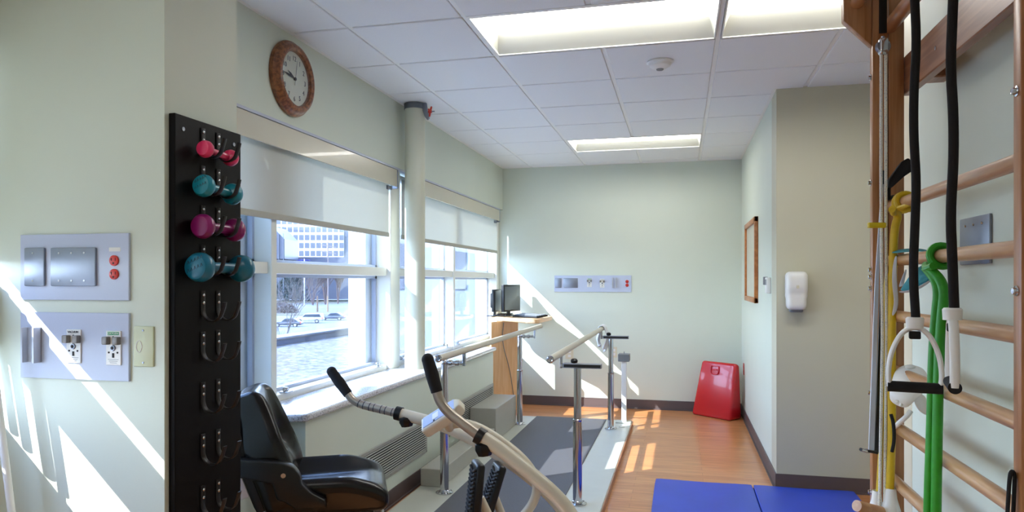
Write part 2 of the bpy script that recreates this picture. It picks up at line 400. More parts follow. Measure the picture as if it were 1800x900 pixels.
def fixture(i0, j, label, group=None):
    x0 = GX + i0 * T + 0.014; x1 = GX + (i0 + 2) * T - 0.014; y0 = GY + j * T + 0.012; y1 = y0 + T - 0.024
    t = thing('ceiling_light', label, 'ceiling light', ((x0 + x1) / 2, (y0 + y1) / 2, CZ), group)
    top = CZ + 0.085; s = 0.17
    m = MB()
    for (ya, yb) in ((y0, y0 + s), (y1, y1 - s)):
        m.prism([(x0, ya, CZ), (x0, yb, top), (x0, yb, top + 0.01), (x0, ya, CZ + 0.012)], (x1 - x0, 0, 0))
    for (xa, xb) in ((x0, x0 + 0.045), (x1, x1 - 0.045)):
        m.prism([(xa, y0, CZ), (xb, y0, top), (xb, y0, top + 0.01), (xa, y0, CZ + 0.012)], (0, y1 - y0, 0))
    part('reflector', m, M_refl, t)
    fr = MB()
    fr.box(x0 - 0.002, x1 + 0.002, y0 - 0.020, y0 + 0.002, CZ - 0.0015, CZ + 0.004)
    for a, b, c, d in ((x0, x1, y0, y0 + 0.008), (x0, x1, y1 - 0.008, y1), (x0, x0 + 0.008, y0, y1), (x1 - 0.008, x1, y0, y1)): fr.box(a, b, c, d, CZ - 0.001, CZ + 0.012)
    fr.box(x0 - 0.01, x1 + 0.01, y0 - 0.005, y1 + 0.005, top + 0.012, top + 0.04)
    part('frame', fr, M_grid, t)
    yc = (y0 + y1) / 2; h = (y1 - y0) / 2 - s; arc = []
    for k in range(17):
        a = PI * k / 16; arc.append((x0 + 0.04, yc - h * math.cos(a), top - 0.055 * math.sin(a)))
    part('lens', MB().prism(arc, (x1 - x0 - 0.08, 0, 0)), M_lens, t)
    return t
fixture(0, 0, 'large recessed ceiling light nearest the camera, left of the pair above the smoke detector')
fixture(2, 0, 'recessed ceiling light at the top right, cut off by the wooden wall bars')
fixture(0, 5, 'small looking recessed ceiling light farthest away near the end wall')
fixture(-1, -6, 'recessed ceiling light behind the camera')  # extra fixture out of view, added as fill light
sm = thing('smoke_detector', 'round white smoke detector on a ceiling tile', 'smoke detector', (-0.12, 4.17, CZ))
part('base', MB().lathe([(0, 0), (0.075, 0), (0.078, -0.008), (0.07, -0.014), (0, -0.014)], (-0.12, 4.17, CZ)), M_white, sm)
part('housing', MB().lathe([(0.066, -0.013), (0.06, -0.028), (0.03, -0.045), (0, -0.045)], (-0.12, 4.17, CZ)), M_white, sm)
part('sensor', MB().lathe([(0.022, -0.044), (0.02, -0.05), (0, -0.05)], (-0.12, 4.17, CZ)), M_grey, sm)

# ------------------------------------------------------------ WINDOWS
def window(n, y0, y1, lo=0.79, hi=2.24, glass_x=-2.15, sash=True):
    w = MB(); X0, X1 = -2.165, -2.05
    # frame: jambs, rail, transom
    w.box(X0, X1, y0, y1, 0.755, lo, 0.003, 1)
    w.box(X0, X1, y0, y1, hi, 2.262)
    w.box(X0, X1, y0, y1, 1.425, 1.485, 0.003, 1)
    o = struct('window_%d' % n, w, M_trimw)
    s = MB()
    for (a, b) in ((lo, 1.425), (1.485, hi)):
        f = 0.018
        s.box(glass_x - 0.008, glass_x + 0.02, y0, y0 + f, a, b); s.box(glass_x - 0.008, glass_x + 0.02, y1 - f, y1, a, b)
        s.box(glass_x - 0.008, glass_x + 0.02, y0, y1, a, a + f); s.box(glass_x - 0.008, glass_x + 0.02, y0, y1, b - f, b)
    part('sash', s, M_sash, o)
    part('glass_pane', MB().box(glass_x, glass_x + 0.004, y0 + 0.01, y1 - 0.01, lo + 0.005, 1.42), M_glass, o)
    part('glass_pane', MB().box(glass_x, glass_x + 0.004, y0 + 0.01, y1 - 0.01, 1.49, hi - 0.005), M_glass, o)
    if sash:
        for yy in (y0 + 0.13, y1 - 0.13):
            part('window_latch', MB().box(-2.08, -2.035, yy - 0.03, yy + 0.03, lo, lo + 0.008, 0.002).cyl((-2.06, yy - 0.018, lo + 0.016), (-2.06, yy + 0.018, lo + 0.016), 0.008, seg=10).box(-2.075, -2.05, yy - 0.008, yy + 0.008, lo, lo + 0.03, 0.003), M_chrome, o)
    return o
M_sash = mat('sash_blue_grey', rgb(184, 194, 214), 0.4)
window(5, -2.28, 0.04); window(1, 2.05, 3.17); window(2, 3.22, 4.65); window(3, 4.82, 6.13); window(4, 6.18, 7.61)  # the first one is unseen, added behind the camera for skylight fill
struct('trim_4', MB().box(-2.17, -2.03, 3.17, 3.22, 0.755, 2.25, 0.004, 1), M_trimw)
struct('trim_5', MB().box(-2.17, -2.02, 4.65, 4.82, 0.755, 2.25, 0.004, 1), M_trimw)
struct('trim_6', MB().box(-2.17, -2.04, 6.13, 6.18, 0.755, 2.25, 0.004, 1), M_trimw)
struct('trim_7', MB().box(-2.17, -2.02, 7.61, 7.70, 0.755, 2.25, 0.004, 1), M_trimw)
# valances, shades
def shade(y0, y1, zb, lab_v, lab_s, vend):
    v = thing('shade_valance', lab_v, 'valance', (WX, (y0 + y1) / 2, 2.065))
    part('fascia', MB().box(WX - 0.012, WX, y0, y1, 2.063, 2.184, 0.002, 1), mat('fascia_paint', rgb(210, 206, 186), 0.22, coat=0.3), v)
    part('end_bracket', MB().box(WX - 0.08, WX + 0.002, y1 + 0.006, y1 + 0.016, 2.05, 2.184, 0.002, 1).box(WX - 0.06, WX - 0.02, y1 - 0.10, y1 - 0.04, 2.035, 2.063, 0.003, 1), M_steel, v)
    s = thing('roller_shade', lab_s, 'window shade', (WX - 0.05, (y0 + y1) / 2, zb))
    X = -2.015
    part('fabric', MB().box(X - 0.001, X + 0.001, y0 + 0.01, vend, zb + 0.03, 2.14), M_blind, s)
    part('roller', MB().cyl((X - 0.03, y0, 2.15), (X - 0.03, vend + 0.01, 2.15), 0.026, seg=20), M_grid, s)
    part('hem_bar', MB().box(X - 0.006, X + 0.007, y0 + 0.008, vend + 0.002, zb, zb + 0.032, 0.003, 2), mat('hem_fabric', rgb(176, 174, 162), 0.6), s)
    c = MB(); c.tube([(X + 0.01, vend + 0.015, 2.1), (X + 0.01, vend + 0.015, 1.34)], 0.0025, 6); c.cyl((X + 0.01, vend + 0.015, 1.34), (X + 0.01, vend + 0.015, 1.30), 0.007, seg=8)
    return s
shade(2.05, 4.66, 1.70, 'long cream valance above the nearer window, below the round clock', 'half lowered white roller shade on the nearer window, left of the round column', 4.60)
shade(4.83, 7.56, 1.70, 'cream valance above the farther window beyond the column', 'half lowered white roller shade on the farther window, right of the round column', 7.602)

# column
cc = Vector((-1.872, 4.743, 0)); ct = thing('round_column', 'round cream painted pipe column standing on the stone sill', 'column', (cc.x, cc.y, 0.758))
M_colp = mat('column_paint', rgb(214, 216, 196), 0.45)
part('shaft', MB().lathe([(0.073, 0.758), (0.073, CZ - 0.001)], cc, seg=48), M_colp, ct)
part('clamp_ring', MB().lathe([(0.0735, CZ - 0.045), (0.078, CZ - 0.045), (0.078, CZ - 0.004), (0.0735, CZ - 0.004)], cc, seg=48), mat('galvanised', rgb(120, 126, 132), 0.4, metal=0.8, noise=0.3), ct)
pc = cc + Vector((0.085, -0.03, 0))
part('clamp_arm', MB().prism([(pc.x - 0.02, pc.y, CZ - 0.005), (pc.x + 0.012, pc.y, CZ - 0.005), (pc.x + 0.02, pc.y, CZ - 0.06), (pc.x + 0.035, pc.y, CZ - 0.115), (pc.x + 0.02, pc.y, CZ - 0.13), (pc.x - 0.002, pc.y, CZ - 0.1), (pc.x - 0.016, pc.y, CZ - 0.06)], (0, 0.02, 0), 0.003), M_steel, ct)
kn = MB()
kc = Vector((pc.x + 0.04, pc.y + 0.005, CZ - 0.07)); kn.cyl(kc - Vector((0.012, 0, 0)), kc + Vector((0.012, 0, 0)), 0.011, seg=12)
kn.tube([kc, kc + Vector((0.012, 0, 0.036))], [0.009, 0.006], 8).tube([kc, kc + Vector((-0.004, 0, -0.036))], [0.009, 0.006], 8).tube([kc, kc + Vector((0, -0.03, 0.01))], [0.008, 0.006], 8)
part('wing_knob', kn, M_red, ct)
part('knob_bolt', MB().cyl(kc - Vector((0.03, 0, 0)), kc + Vector((0.034, 0, 0)), 0.004, seg=8), M_steel, ct)

# radiator grilles
def grille(y0, y1, z0, z1, label):
    t = thing('radiator_grille', label, 'grille', (-1.74, (y0 + y1) / 2, z0)); X = -1.74
    f = MB()
    for a, b, c, d in ((y0, y1, z1 - 0.022, z1), (y0, y1, z0, z0 + 0.022), (y0, y0 + 0.022, z0, z1), (y1 - 0.022, y1, z0, z1)): f.box(X, X + 0.010, a, b, c, d, 0.002, 1)
    M_gr = mat('grille_metal', rgb(170, 170, 164), 0.4, metal=0.3)
    part('frame', f, M_gr, t)
    part('backing', MB().box(X, X + 0.002, y0 + 0.02, y1 - 0.02, z0 + 0.02, z1 - 0.02), M_dark, t)
    n = 12; s = MB(); H = z1 - z0 - 0.044
    for k in range(n):
        z = z0 + 0.022 + H * (k + 0.5) / n
        s.obox((X + 0.005, (y0 + y1) / 2, z), (0, 1, 0), (1, 0, 0.5), (y1 - y0) / 2 - 0.022, 0.005, 0.0032)
    each('louvre', s, M_gr, t)
    sc = MB()
    for yy in (y0 + 0.02, (y0 + y1) / 2, y1 - 0.02):
        for zz in (z0 + 0.011, z1 - 0.011): sc.sphere((X + 0.010, yy, zz), 0.003, seg=8)
    each('screw', sc, M_steel, t)
grille(3.35, 4.62, 0.19, 0.42, 'long grey louvred radiator grille behind the seat, nearer of the two')
grille(5.10, 6.40, 0.19, 0.42, 'grey louvred radiator grille farther along, above the step box')
o = thing('wall_outlet', 'cream duplex outlet low on the wall behind the rack', 'outlet', (-1.94, 2.62, 0.34))
part('cover_plate', MB().box(-1.94, -1.934, 2.58, 2.66, 0.30, 0.42, 0.002, 1), M_cream, o)
each('socket', MB().box(-1.936, -1.932, 2.603, 2.637, 0.315, 0.35, 0.004).box(-1.936, -1.932, 2.603, 2.637, 0.37, 0.405, 0.004), M_white, o)
# ------------------------------------------------------------ PARALLEL BARS
pb = thing('parallel_bars', 'parallel bars with cream rails and chrome posts on a low platform', 'parallel bars', (-1.05, 5.0, 0))
part('platform', MB().box(-1.66, -0.455, 3.3, 6.78, 0.0, 0.048, 0.004, 1), M_greyp, pb)
part('runner_mat', MB().box(-1.39, -0.70, 3.3, 6.78, 0.048, 0.0525, 0.001, 1), M_mat, pb)
part('edge_trim', MB().box(-0.455, -0.447, 3.3, 6.785, 0.0, 0.045, 0.001, 1), M_woodr, pb)
for (x, y, s) in ((-1.455, 4.19, 1), (-1.47, 6.375, 1), (-0.605, 4.17, -1), (-0.62, 6.375, -1)):
    p = part('post', MB().cyl((x, y, 0.05), (x, y, 0.545), 0.0275, seg=32).lathe([(0.0275, 0.545), (0.029, 0.548), (0.029, 0.556), (0.022, 0.56)], (x, y, 0), seg=32), M_chrome, pb)
    part('inner_tube', MB().cyl((x, y, 0.54), (x, y, 0.865), 0.0225, seg=32), M_chrome, p)
    fl = MB().lathe([(0, 0.049), (0.055, 0.049), (0.055, 0.055), (0.034, 0.060), (0.031, 0.068), (0.0275, 0.07)], (x, y, 0), seg=32)
    for k in range(4):
        a = PI / 4 + k * PI / 2; fl.lathe([(0, 0.063), (0.006, 0.062), (0.006, 0.055)], (x + 0.045 * math.cos(a), y + 0.045 * math.sin(a), 0), seg=8)
    part('flange', fl, M_chrome, p)
for (y, x) in ((4.17, -0.605), (6.375, -0.62)):
    b = part('width_bracket', MB().box(-0.69, -0.46, y - 0.02, y + 0.02, 0.865, 0.893, 0.002, 1), M_steel, pb)
    part('bracket_insert', MB().box(-0.685, -0.465, y - 0.0215, y - 0.0195, 0.871, 0.887), M_dark, b)
    part('rail_hanger', MB().box(-0.712, -0.696, y - 0.012, y + 0.012, 0.862, 0.938, 0.002, 1).box(-0.705, -0.68, y - 0.014, y + 0.014, 0.866, 0.89, 0.002, 1), M_chrome, pb)
    part('lock_knob', MB().lathe([(0.006, 0.893), (0.02, 0.897), (0.022, 0.91), (0.015, 0.92), (0, 0.923)], (x - 0.02, y, 0), seg=20), M_black, pb)
for (y, x) in ((4.19, -1.455), (6.375, -1.47)):
    part('width_bracket', MB().cyl((x - 0.0, y, 0.872), (-1.335, y, 0.872), 0.011, seg=16).sphere((x, y, 0.875), 0.026).cyl((x + 0.03, y, 0.872), (x + 0.05, y, 0.872), 0.018, seg=16).cyl((x + 0.075, y, 0.872), (x + 0.095, y, 0.872), 0.017, seg=16), M_chrome, pb)
    part('rail_hanger', MB().box(-1.333, -1.315, y - 0.012, y + 0.012, 0.855, 0.938, 0.002, 1), M_chrome, pb)
M_rail = mat('rail_paint', rgb(196, 190, 172), 0.4)
for (x, ya, yb) in ((-1.323, 3.70, 6.66), (-0.704, 3.80, 6.53)):
    r = part('rail', MB().cyl((x, ya, 0.953), (x, yb, 0.953), 0.0205, seg=28), M_rail, pb)
    part('end_cap', MB().lathe([(0.0215, 0.012), (0.0215, 0), (0.014, -0.004), (0.01, -0.001), (0, -0.001)], (x, ya, 0.953), (0, 1, 0), seg=28), M_chrome, r)
    part('end_cap', MB().lathe([(0.0215, -0.012), (0.0215, 0), (0, 0.002)], (x, yb, 0.953), (0, 1, 0), seg=28), M_chrome, r)
p = part('square_post', MB().box(-0.548, -0.502, 6.665, 6.711, 0.05, 0.655, 0.003, 1), M_white, pb, 'white square post with grey cap')
part('cap', MB().box(-0.578, -0.472, 6.63, 6.745, 0.63, 0.70, 0.004, 1).cyl((-0.525, 6.69, 0.70), (-0.525, 6.69, 0.72), 0.004, seg=8), M_grey, p)
part('foot_plate', MB().box(-0.60, -0.46, 6.63, 6.75, 0.049, 0.057, 0.002, 1).lathe([(0, 0.049), (0.028, 0.049), (0.028, 0.052), (0, 0.053)], (-0.53, 6.47, 0), seg=20), M_greyp, p)
# towel over the far end of the right rail
def towel():
    t = bmesh.new(); prof = []
    x0 = -0.704; z0 = 0.953; r = 0.026
    for k in range(10): prof.append((x0 - r - 0.012 * math.sin(k * 0.5), 0.80 + (z0 - 0.80) * k / 10))
    for k in range(9): a = PI - PI * k / 8; prof.append((x0 + r * math.cos(a), z0 + r * math.sin(a)))
    for k in range(1, 11): prof.append((x0 + r + 0.02 * math.sin(k * 0.4), z0 - 0.20 * k / 10))
    cols = []
    for j in range(13):
        y = 6.36 + 0.17 * j / 12; c = []
        for i, (x, z) in enumerate(prof):
            d = max(0, abs(i - 14) - 4) / 12
            c.append(t.verts.new((x + 0.02 * d * math.sin(j * 1.3 + i * 0.2), y + 0.015 * d * math.sin(i), z + 0.03 * d * math.sin(j * 0.5))))
        cols.append(c)
    for a, b in zip(cols, cols[1:]):
        for i in range(len(prof) - 1): t.faces.new((a[i], a[i + 1], b[i + 1], b[i]))
    m = MB(); m._merge(t); return m
tw = solo('towel', towel(), M_towel, 'white towel draped over the far end of the right parallel bar', 'towel')
md = tw.modifiers.new('thick', 'SOLIDIFY'); md.thickness = 0.008; md.offset = 1
md = tw.modifiers.new('sub', 'SUBSURF'); md.levels = 1; md.render_levels = 1

# step box standing on the platform
st = thing('step_box', 'grey two-level wooden step box beside the radiator, under the left rail', 'step box', (-1.6, 5.2, 0.0485))
part('low_step', MB().box(-1.655, -1.505, 4.29, 5.60, 0.0485, 0.165, 0.004, 1), M_stepg, st)
part('tall_step', MB().box(-1.655, -1.545, 5.60, 6.32, 0.0485, 0.29, 0.004, 1), M_stepg, st) if False else None
part('tall_step', MB().box(-1.727, -1.50, 5.62, 6.35, 0.0485, 0.325, 0.004, 1), M_stepg, st)

# red wedge in the corner
def wedge():
    m = MB(); FL = Vector((0.10, 7.515, 0)); FR = Vector((0.47, 7.215, 0)); d = (FR - FL).normalized(); n = Vector((-d.y, d.x, 0)); 
    if n.y < 0: n = -n
    A = [(0, 0), (0.205, 0), (0.17, 0.55), (0.10, 0.565)]
    poly = [FL + n * a + Vector((0, 0, z)) for a, z in A]
    t_ = bmesh.new(); L_ = FR - FL
    a_ = [t_.verts.new(p + L_ * (0.0 + 0.12 * p.z / 0.56)) for p in poly]; b_ = [t_.verts.new(p + L_) for p in poly]
    t_.faces.new(a_); t_.faces.new(list(reversed(b_)))
    for i in range(4): t_.faces.new((a_[i], b_[i], b_[(i + 1) % 4], a_[(i + 1) % 4]))
    bmesh.ops.recalc_face_normals(t_, faces=t_.faces); bmesh.ops.bevel(t_, geom=list(t_.edges), offset=0.03, segments=4, affect='EDGES', profile=0.5); m._merge(t_); return m, FL, FR, d, n
wm, FL, FR, wd, wn_ = wedge()
wg = thing('foam_wedge', 'glossy red vinyl foam wedge standing in the far right corner', 'foam wedge', ((FL + FR) / 2))
part('cushion', wm, M_redv, wg)
c0 = (FL + FR) / 2 + wn_ * 0.081 + Vector((0, 0, 0.485)) + wd * 0.0
up = Vector((wn_.x * 0.1, wn_.y * 0.1, 0.55)).normalized(); hp = []
for (a, b) in ((-0.045, 0.035), (-0.05, -0.03), (-0.03, -0.05), (0.03, -0.05), (0.05, -0.03), (0.045, 0.035)): hp.append(c0 + wd * a + up * b - wn_ * 0.004)
part('handle', MB().tube(smooth(hp, 2), 0.005, 8, closed=True).obox(c0 - wn_ * 0.003, wd, up, 0.028, 0.006, 0.003, 0.001, 1), mat('red_web', rgb(206, 50, 70), 0.5), wg)
part('base_panel', MB().prism([FL + wd * 0.02 + wn_ * 0.02, FR - wd * 0.02 + wn_ * 0.02, FR - wd * 0.02 + wn_ * 0.19, FL + wd * 0.02 + wn_ * 0.19], (0, 0, 0.004)), M_black, wg)

# blue folding mat
bm_ = thing('exercise_mat', 'bright blue folding exercise mat on the wood floor', 'mat', (0.46, 3.95, 0))
def matp(x0, x1):
    return MB().rblock((x1 - x0) / 2, 0.92, 0.025, 0.014, 16, lambda p: (p.x, p.y, p.z + (0.002 * math.sin(p.x * 9 + p.y * 5) if p.z > 0 else 0)), Matrix.Translation(((x0 + x1) / 2, 3.92, 0.0255)))
part('panel', matp(-0.17, 0.456), M_bluemat, bm_); part('panel', matp(0.460, 1.075), M_bluemat, bm_)
part('fold_seam', MB().box(0.452, 0.464, 3.02, 4.82, 0.004, 0.03), mat('blue_seam', rgb(16, 40, 120), 0.5), bm_)

# ------------------------------------------------------------ things on the right and far walls
pf = thing('picture_frame', 'oak picture frame hanging on the right side wall', 'picture frame', (RX, 6.55, 1.205))
y0, y1, z0, z1 = 6.08, 7.02, 1.205, 1.925; f = MB()
for a, b, c, d in ((y0, y1, z1 - 0.045, z1), (y0, y1, z0, z0 + 0.045), (y0, y0 + 0.045, z0, z1), (y1 - 0.045, y1, z0, z1)): f.box(RX - 0.03, RX, a, b, c, d, 0.004, 2)
part('frame', f, wood('frame_oak', rgb(170, 100, 48), rgb(196, 128, 70), (8, 8, 8)), pf)
part('print', MB().box(RX - 0.012, RX - 0.004, y0 + 0.04, y1 - 0.04, z0 + 0.04, z1 - 0.04), mat('pale_print', rgb(206, 206, 188), 0.4, noise=0.08, nscale=9), pf)
th = thing('thermostat', 'small grey thermostat on the right wall beside the picture frame', 'thermostat', (RX, 5.35, 1.30))
part('housing', MB().box(RX - 0.028, RX, 5.24, 5.36, 1.30, 1.415, 0.006, 2), M_white, th)
part('sensor_box', MB().box(RX - 0.03, RX, 5.42, 5.47, 1.36, 1.42, 0.004, 2), M_grey, th)
part('display', MB().box(RX - 0.030, RX - 0.027, 5.27, 5.33, 1.36, 1.40, 0.001, 1), M_grey, th)
sp = thing('soap_dispenser', 'white soap dispenser mounted on the jutting wall', 'soap dispenser', (0.735, JY, 1.19))
part('housing', MB().rblock(0.066, 0.055, 0.125, 0.03, 10, lambda p: (p.x * (1 - 0.08 * (p.z < -0.05)), p.y - (0.012 if p.z > 0 and p.y < 0 else 0), p.z), Matrix.Translation((0.735, JY - 0.055, 1.325))), M_white, sp)
part('nozzle', MB().rblock(0.042, 0.03, 0.014, 0.012, 6, None, Matrix.Translation((0.735, JY - 0.05, 1.196))), M_grey, sp)
part('window_slot', MB().box(0.727, 0.743, JY - 0.1245, JY - 0.12, 1.34, 1.36, 0.001, 1), M_cream, sp)
def outlet(name, label, c, nrm, m, w=0.035, h=0.058, sock=M_white):
    t = thing(name, label, 'outlet', c); c = Vector(c); n = Vector(nrm); u = Vector((-n.y, n.x, 0))
    part('cover_plate', MB().obox(c + n * 0.003, u, (0, 0, 1), w, h, 0.003, 0.0015, 1), m, t)
    each('socket', MB().obox(c + n * 0.006 + Vector((0, 0, 0.022)), u, (0, 0, 1), 0.016, 0.014, 0.002, 0.001, 1).obox(c + n * 0.006 - Vector((0, 0, 0.022)), u, (0, 0, 1), 0.016, 0.014, 0.002, 0.001, 1), sock, t)
outlet('wall_outlet', 'red wall outlet low on the right wall above the red wedge', (RX, 7.42, 0.50), (-1, 0, 0), M_red, sock=M_red)
outlet('wall_outlet', 'cream wall outlet low on the far wall, seen under the right rail', tuple(oY(1001, 622, FY)), (0, -1, 0), M_cream, 0.045)
outlet('wall_outlet', 'cream wall outlet on the far wall partly hidden by the far right chrome post', tuple(oY(1079, 619, FY)), (0, -1, 0), M_cream)
def gas_outlet(c, kind, sc, parent):
    c = Vector(c); Yf = c.y
    g = part('gas_outlet', MB().box(c.x - 0.031 * sc, c.x + 0.031 * sc, Yf - 0.004, Yf, c.z - 0.06 * sc, c.z + 0.06 * sc, 0.001, 1), M_white, parent, 'white %s outlet plate' % kind.lower())
    for s in (-1, 1):
        part('release_lug', MB().box(c.x + s * 0.022 * sc - 0.011 * sc, c.x + s * 0.022 * sc + 0.011 * sc, Yf - 0.020, Yf - 0.003, c.z + 0.012 * sc, c.z + 0.040 * sc, 0.003, 2), mat('lug_metal', rgb(130, 126, 122), 0.4, metal=0.4), g)
    h = MB().lathe([(0.011 * sc, 0), (0.009 * sc, 0.004), (0.0, 0.004)], (c.x, Yf - 0.004, c.z + 0.0 * sc), (0, -1, 0), 16)
    part('socket_ring', h, M_steel, g)
    d = MB().cyl((c.x, Yf - 0.0086, c.z), (c.x, Yf - 0.004, c.z), 0.006 * sc, seg=16)
    for (dx, dz, r) in ((-0.018, -0.016, 0.0035), (0.018, -0.016, 0.0035), (0, 0.038, 0.0035)): d.cyl((c.x + dx * sc, Yf - 0.0052, c.z + dz * sc), (c.x + dx * sc, Yf - 0.003, c.z + dz * sc), r * sc, seg=10)
    d.box(c.x - 0.004 * sc, c.x + 0.004 * sc, Yf - 0.0052, Yf - 0.003, c.z - 0.034 * sc, c.z - 0.018 * sc)
    each('key_hole', d, M_dark, g)
    if kind == 'OXYGEN':
        part('name_strip', MB().box(c.x - 0.023 * sc, c.x + 0.023 * sc, Yf - 0.0055, Yf - 0.0035, c.z + 0.0455 * sc, c.z + 0.0565 * sc), mat('oxygen_green', rgb(20, 160, 100), 0.5), g)
    part('lettering', MB().text(kind, (c.x, Yf - 0.006, c.z + 0.051 * sc), 0.011 * sc, (1, 0, 0), (0, 0, 1)), M_white if kind == 'OXYGEN' else M_ink, g)
    l = MB()
    for k in range(3): l.box(c.x - (0.022 - 0.004 * k) * sc, c.x + (0.022 - 0.004 * k) * sc, Yf - 0.0045, Yf - 0.0035, c.z - (0.041 + 0.006 * k) * sc, c.z - (0.0395 + 0.006 * k) * sc)
    part('small_print', l, M_grey, g)
def receptacle(c, parent, r):
    c = Vector(c)
    q = part('red_socket', MB().lathe([(r, 0), (r, 0.004), (r * 0.9, 0.005), (0, 0.005)], (c.x, c.y, c.z), (0, -1, 0), 24), M_red, parent, 'red socket face')
    k = r / 0.016
    each('slot', MB().box(c.x - 0.008 * k, c.x - 0.006 * k, c.y - 0.0056, c.y - 0.004, c.z - 0.001, c.z + 0.008 * k).box(c.x - 0.011 * k, c.x - 0.006 * k, c.y - 0.0056, c.y - 0.004, c.z + 0.003 * k, c.z + 0.005 * k).box(c.x + 0.006 * k, c.x + 0.008 * k, c.y - 0.0056, c.y - 0.004, c.z - 0.001, c.z + 0.008 * k).cyl((c.x, c.y - 0.0056, c.z - 0.008 * k), (c.x, c.y - 0.004, c.z - 0.008 * k), 0.003 * k, seg=10), M_dark, q)
def steel_cover(p0, p1, Yf, parent, screws):
    q = part('steel_cover', MB().box(p0.x, p1.x, Yf - 0.008, Yf, p1.z, p0.z, 0.0035, 2), M_steel, parent)
    s = MB()
    for (a, b) in screws: s.cyl((p0.x + (p1.x - p0.x) * a, Yf - 0.009, p1.z + (p0.z - p1.z) * b), (p0.x + (p1.x - p0.x) * a, Yf - 0.0075, p1.z + (p0.z - p1.z) * b), 0.0032, seg=12)
    each('screw', s, M_chrome, q)
YL = 1.71; Yp = YL - 0.008
up_ = thing('service_panel', 'pale blue wall panel with steel covers and two red sockets, upper of the near pair', 'wall panel', (-1.75, YL, 1.329))
part('plate', MB().box(-1.944, -1.554, Yp, YL, 1.330, 1.526, 0.001, 1), M_panel, up_)
steel_cover(oY(46, 436, Yp), oY(81, 503, Yp), Yp, up_, ((0.45, 0.14), (0.45, 0.86)))
steel_cover(oY(92, 436, Yp), oY(171, 503, Yp), Yp, up_, ((0.2, 0.14), (0.2, 0.86), (0.48, 0.14), (0.48, 0.86), (0.76, 0.14), (0.76, 0.86)))
receptacle(oY(201.5, 458, Yp), up_, 0.0155); receptacle(oY(201.5, 482, Yp), up_, 0.0155)
part('circuit_label', MB().box(oY(192, 440, Yp).x, oY(212, 440, Yp).x, Yp - 0.001, Yp, oY(200, 442, Yp).z, oY(200, 435, Yp).z), M_white, up_)
lp = thing('service_panel', 'pale blue wall panel with vacuum and oxygen outlets, lower of the near pair', 'wall panel', (-1.75, YL, 1.095))
part('plate', MB().box(-1.944, -1.554, Yp, YL, 1.095, 1.293, 0.001, 1), M_panel, lp)
gas_outlet(oY(131, 608.5, Yp), 'VACUUM', 0.83, lp); gas_outlet(oY(201, 611.5, Yp), 'OXYGEN', 0.83, lp)
a, b = oY(47, 575, Yp), oY(73, 637, Yp)
part('slide_bracket', MB().box(a.x, b.x, Yp - 0.003, Yp, b.z, a.z, 0.0005, 1).box(a.x, a.x + 0.006, Yp - 0.02, Yp, b.z, a.z, 0.001, 1).box(b.x - 0.008, b.x, Yp - 0.026, Yp, b.z, a.z, 0.001, 1), M_alu, lp)
ph = thing('phone_plate', 'small cream wall plate beside the lower near panel', 'wall plate', tuple(oY(254, 645, YL)))
a, b = oY(237, 573, YL), oY(272, 645, YL)
part('cover_plate', MB().box(a.x, b.x, YL - 0.006, YL, b.z, a.z, 0.003, 2), mat('phone_cream', rgb(206, 212, 178), 0.4), ph)
part('raised_emblem', MB().tube(smooth([(a.x + 0.02 + 0.01 * math.cos(t * 0.9), YL - 0.0065, (a.z + b.z) / 2 + 0.018 * math.sin(t * 0.9)) for t in range(8)], 1), 0.0014, 6), M_white, ph)
each('screw', MB().cyl(((a.x + b.x) / 2, YL - 0.0075, a.z - 0.012), ((a.x + b.x) / 2, YL - 0.005, a.z - 0.012), 0.003, seg=10).cyl(((a.x + b.x) / 2, YL - 0.0075, b.z + 0.012), ((a.x + b.x) / 2, YL - 0.005, b.z + 0.012), 0.003, seg=10), M_steel, ph)
# far panel
Yq = FY - 0.01
fp = thing('service_panel', 'long pale blue wall panel on the far end wall above the parallel bars', 'wall panel', (-0.95, FY, 1.27))
part('plate', MB().box(-1.375, -0.525, Yq, FY, 1.270, 1.452, 0.001, 1), M_panel, fp)
steel_cover(oY(976, 489, Yq), oY(986.7, 506, Yq), Yq, fp, ()); steel_cover(oY(990.7, 489, Yq), oY(1015.7, 506, Yq), Yq, fp, ())
gas_outlet(oY(1036, 497, Yq), 'OXYGEN', 0.8, fp); gas_outlet(oY(1058.5, 498, Yq), 'VACUUM', 0.8, fp)
a, b = oY(1075.7, 488, Yq), oY(1083.7, 506, Yq)
part('slide_bracket', MB().box(a.x, a.x + 0.012, Yq - 0.02, Yq, b.z, a.z, 0.001, 1).box(b.x - 0.012, b.x, Yq - 0.02, Yq, b.z, a.z, 0.001, 1), M_alu, fp)
receptacle(oY(1102.3, 495, Yq), fp, 0.018); receptacle(oY(1102.3, 501.3, Yq), fp, 0.018)

# ------------------------------------------------------------ CLOCK
ck = thing('wall_clock', 'round wooden wall clock high on the wall above the windows', 'clock', (WX, 3.25, 2.435)); cc_ = Vector((WX, 3.25, 2.435))
part('frame', MB().lathe([(0.190, 0), (0.193, 0.012), (0.190, 0.022), (0.182, 0.028), (0.178, 0.036), (0.172, 0.046), (0.160, 0.053), (0.152, 0.053), (0.147, 0.048), (0.141, 0.046), (0.137, 0.034), (0.137, 0.02)], cc_, (1, 0, 0), 72), M_oak, ck)
fc = part('dial', MB().lathe([(0.138, 0.022), (0.138, 0.026), (0, 0.026)], cc_, (1, 0, 0), 64), M_paper, ck)
nm = MB(); X = WX + 0.0268
for h in range(1, 13):
    a = h * PI / 6; nm.text(str(h), (X, 3.25 + 0.104 * math.sin(a), 2.435 + 0.104 * math.cos(a)), 0.036, (0, 1, 0), (0, 0, 1))
part('numerals', nm, M_ink, fc)
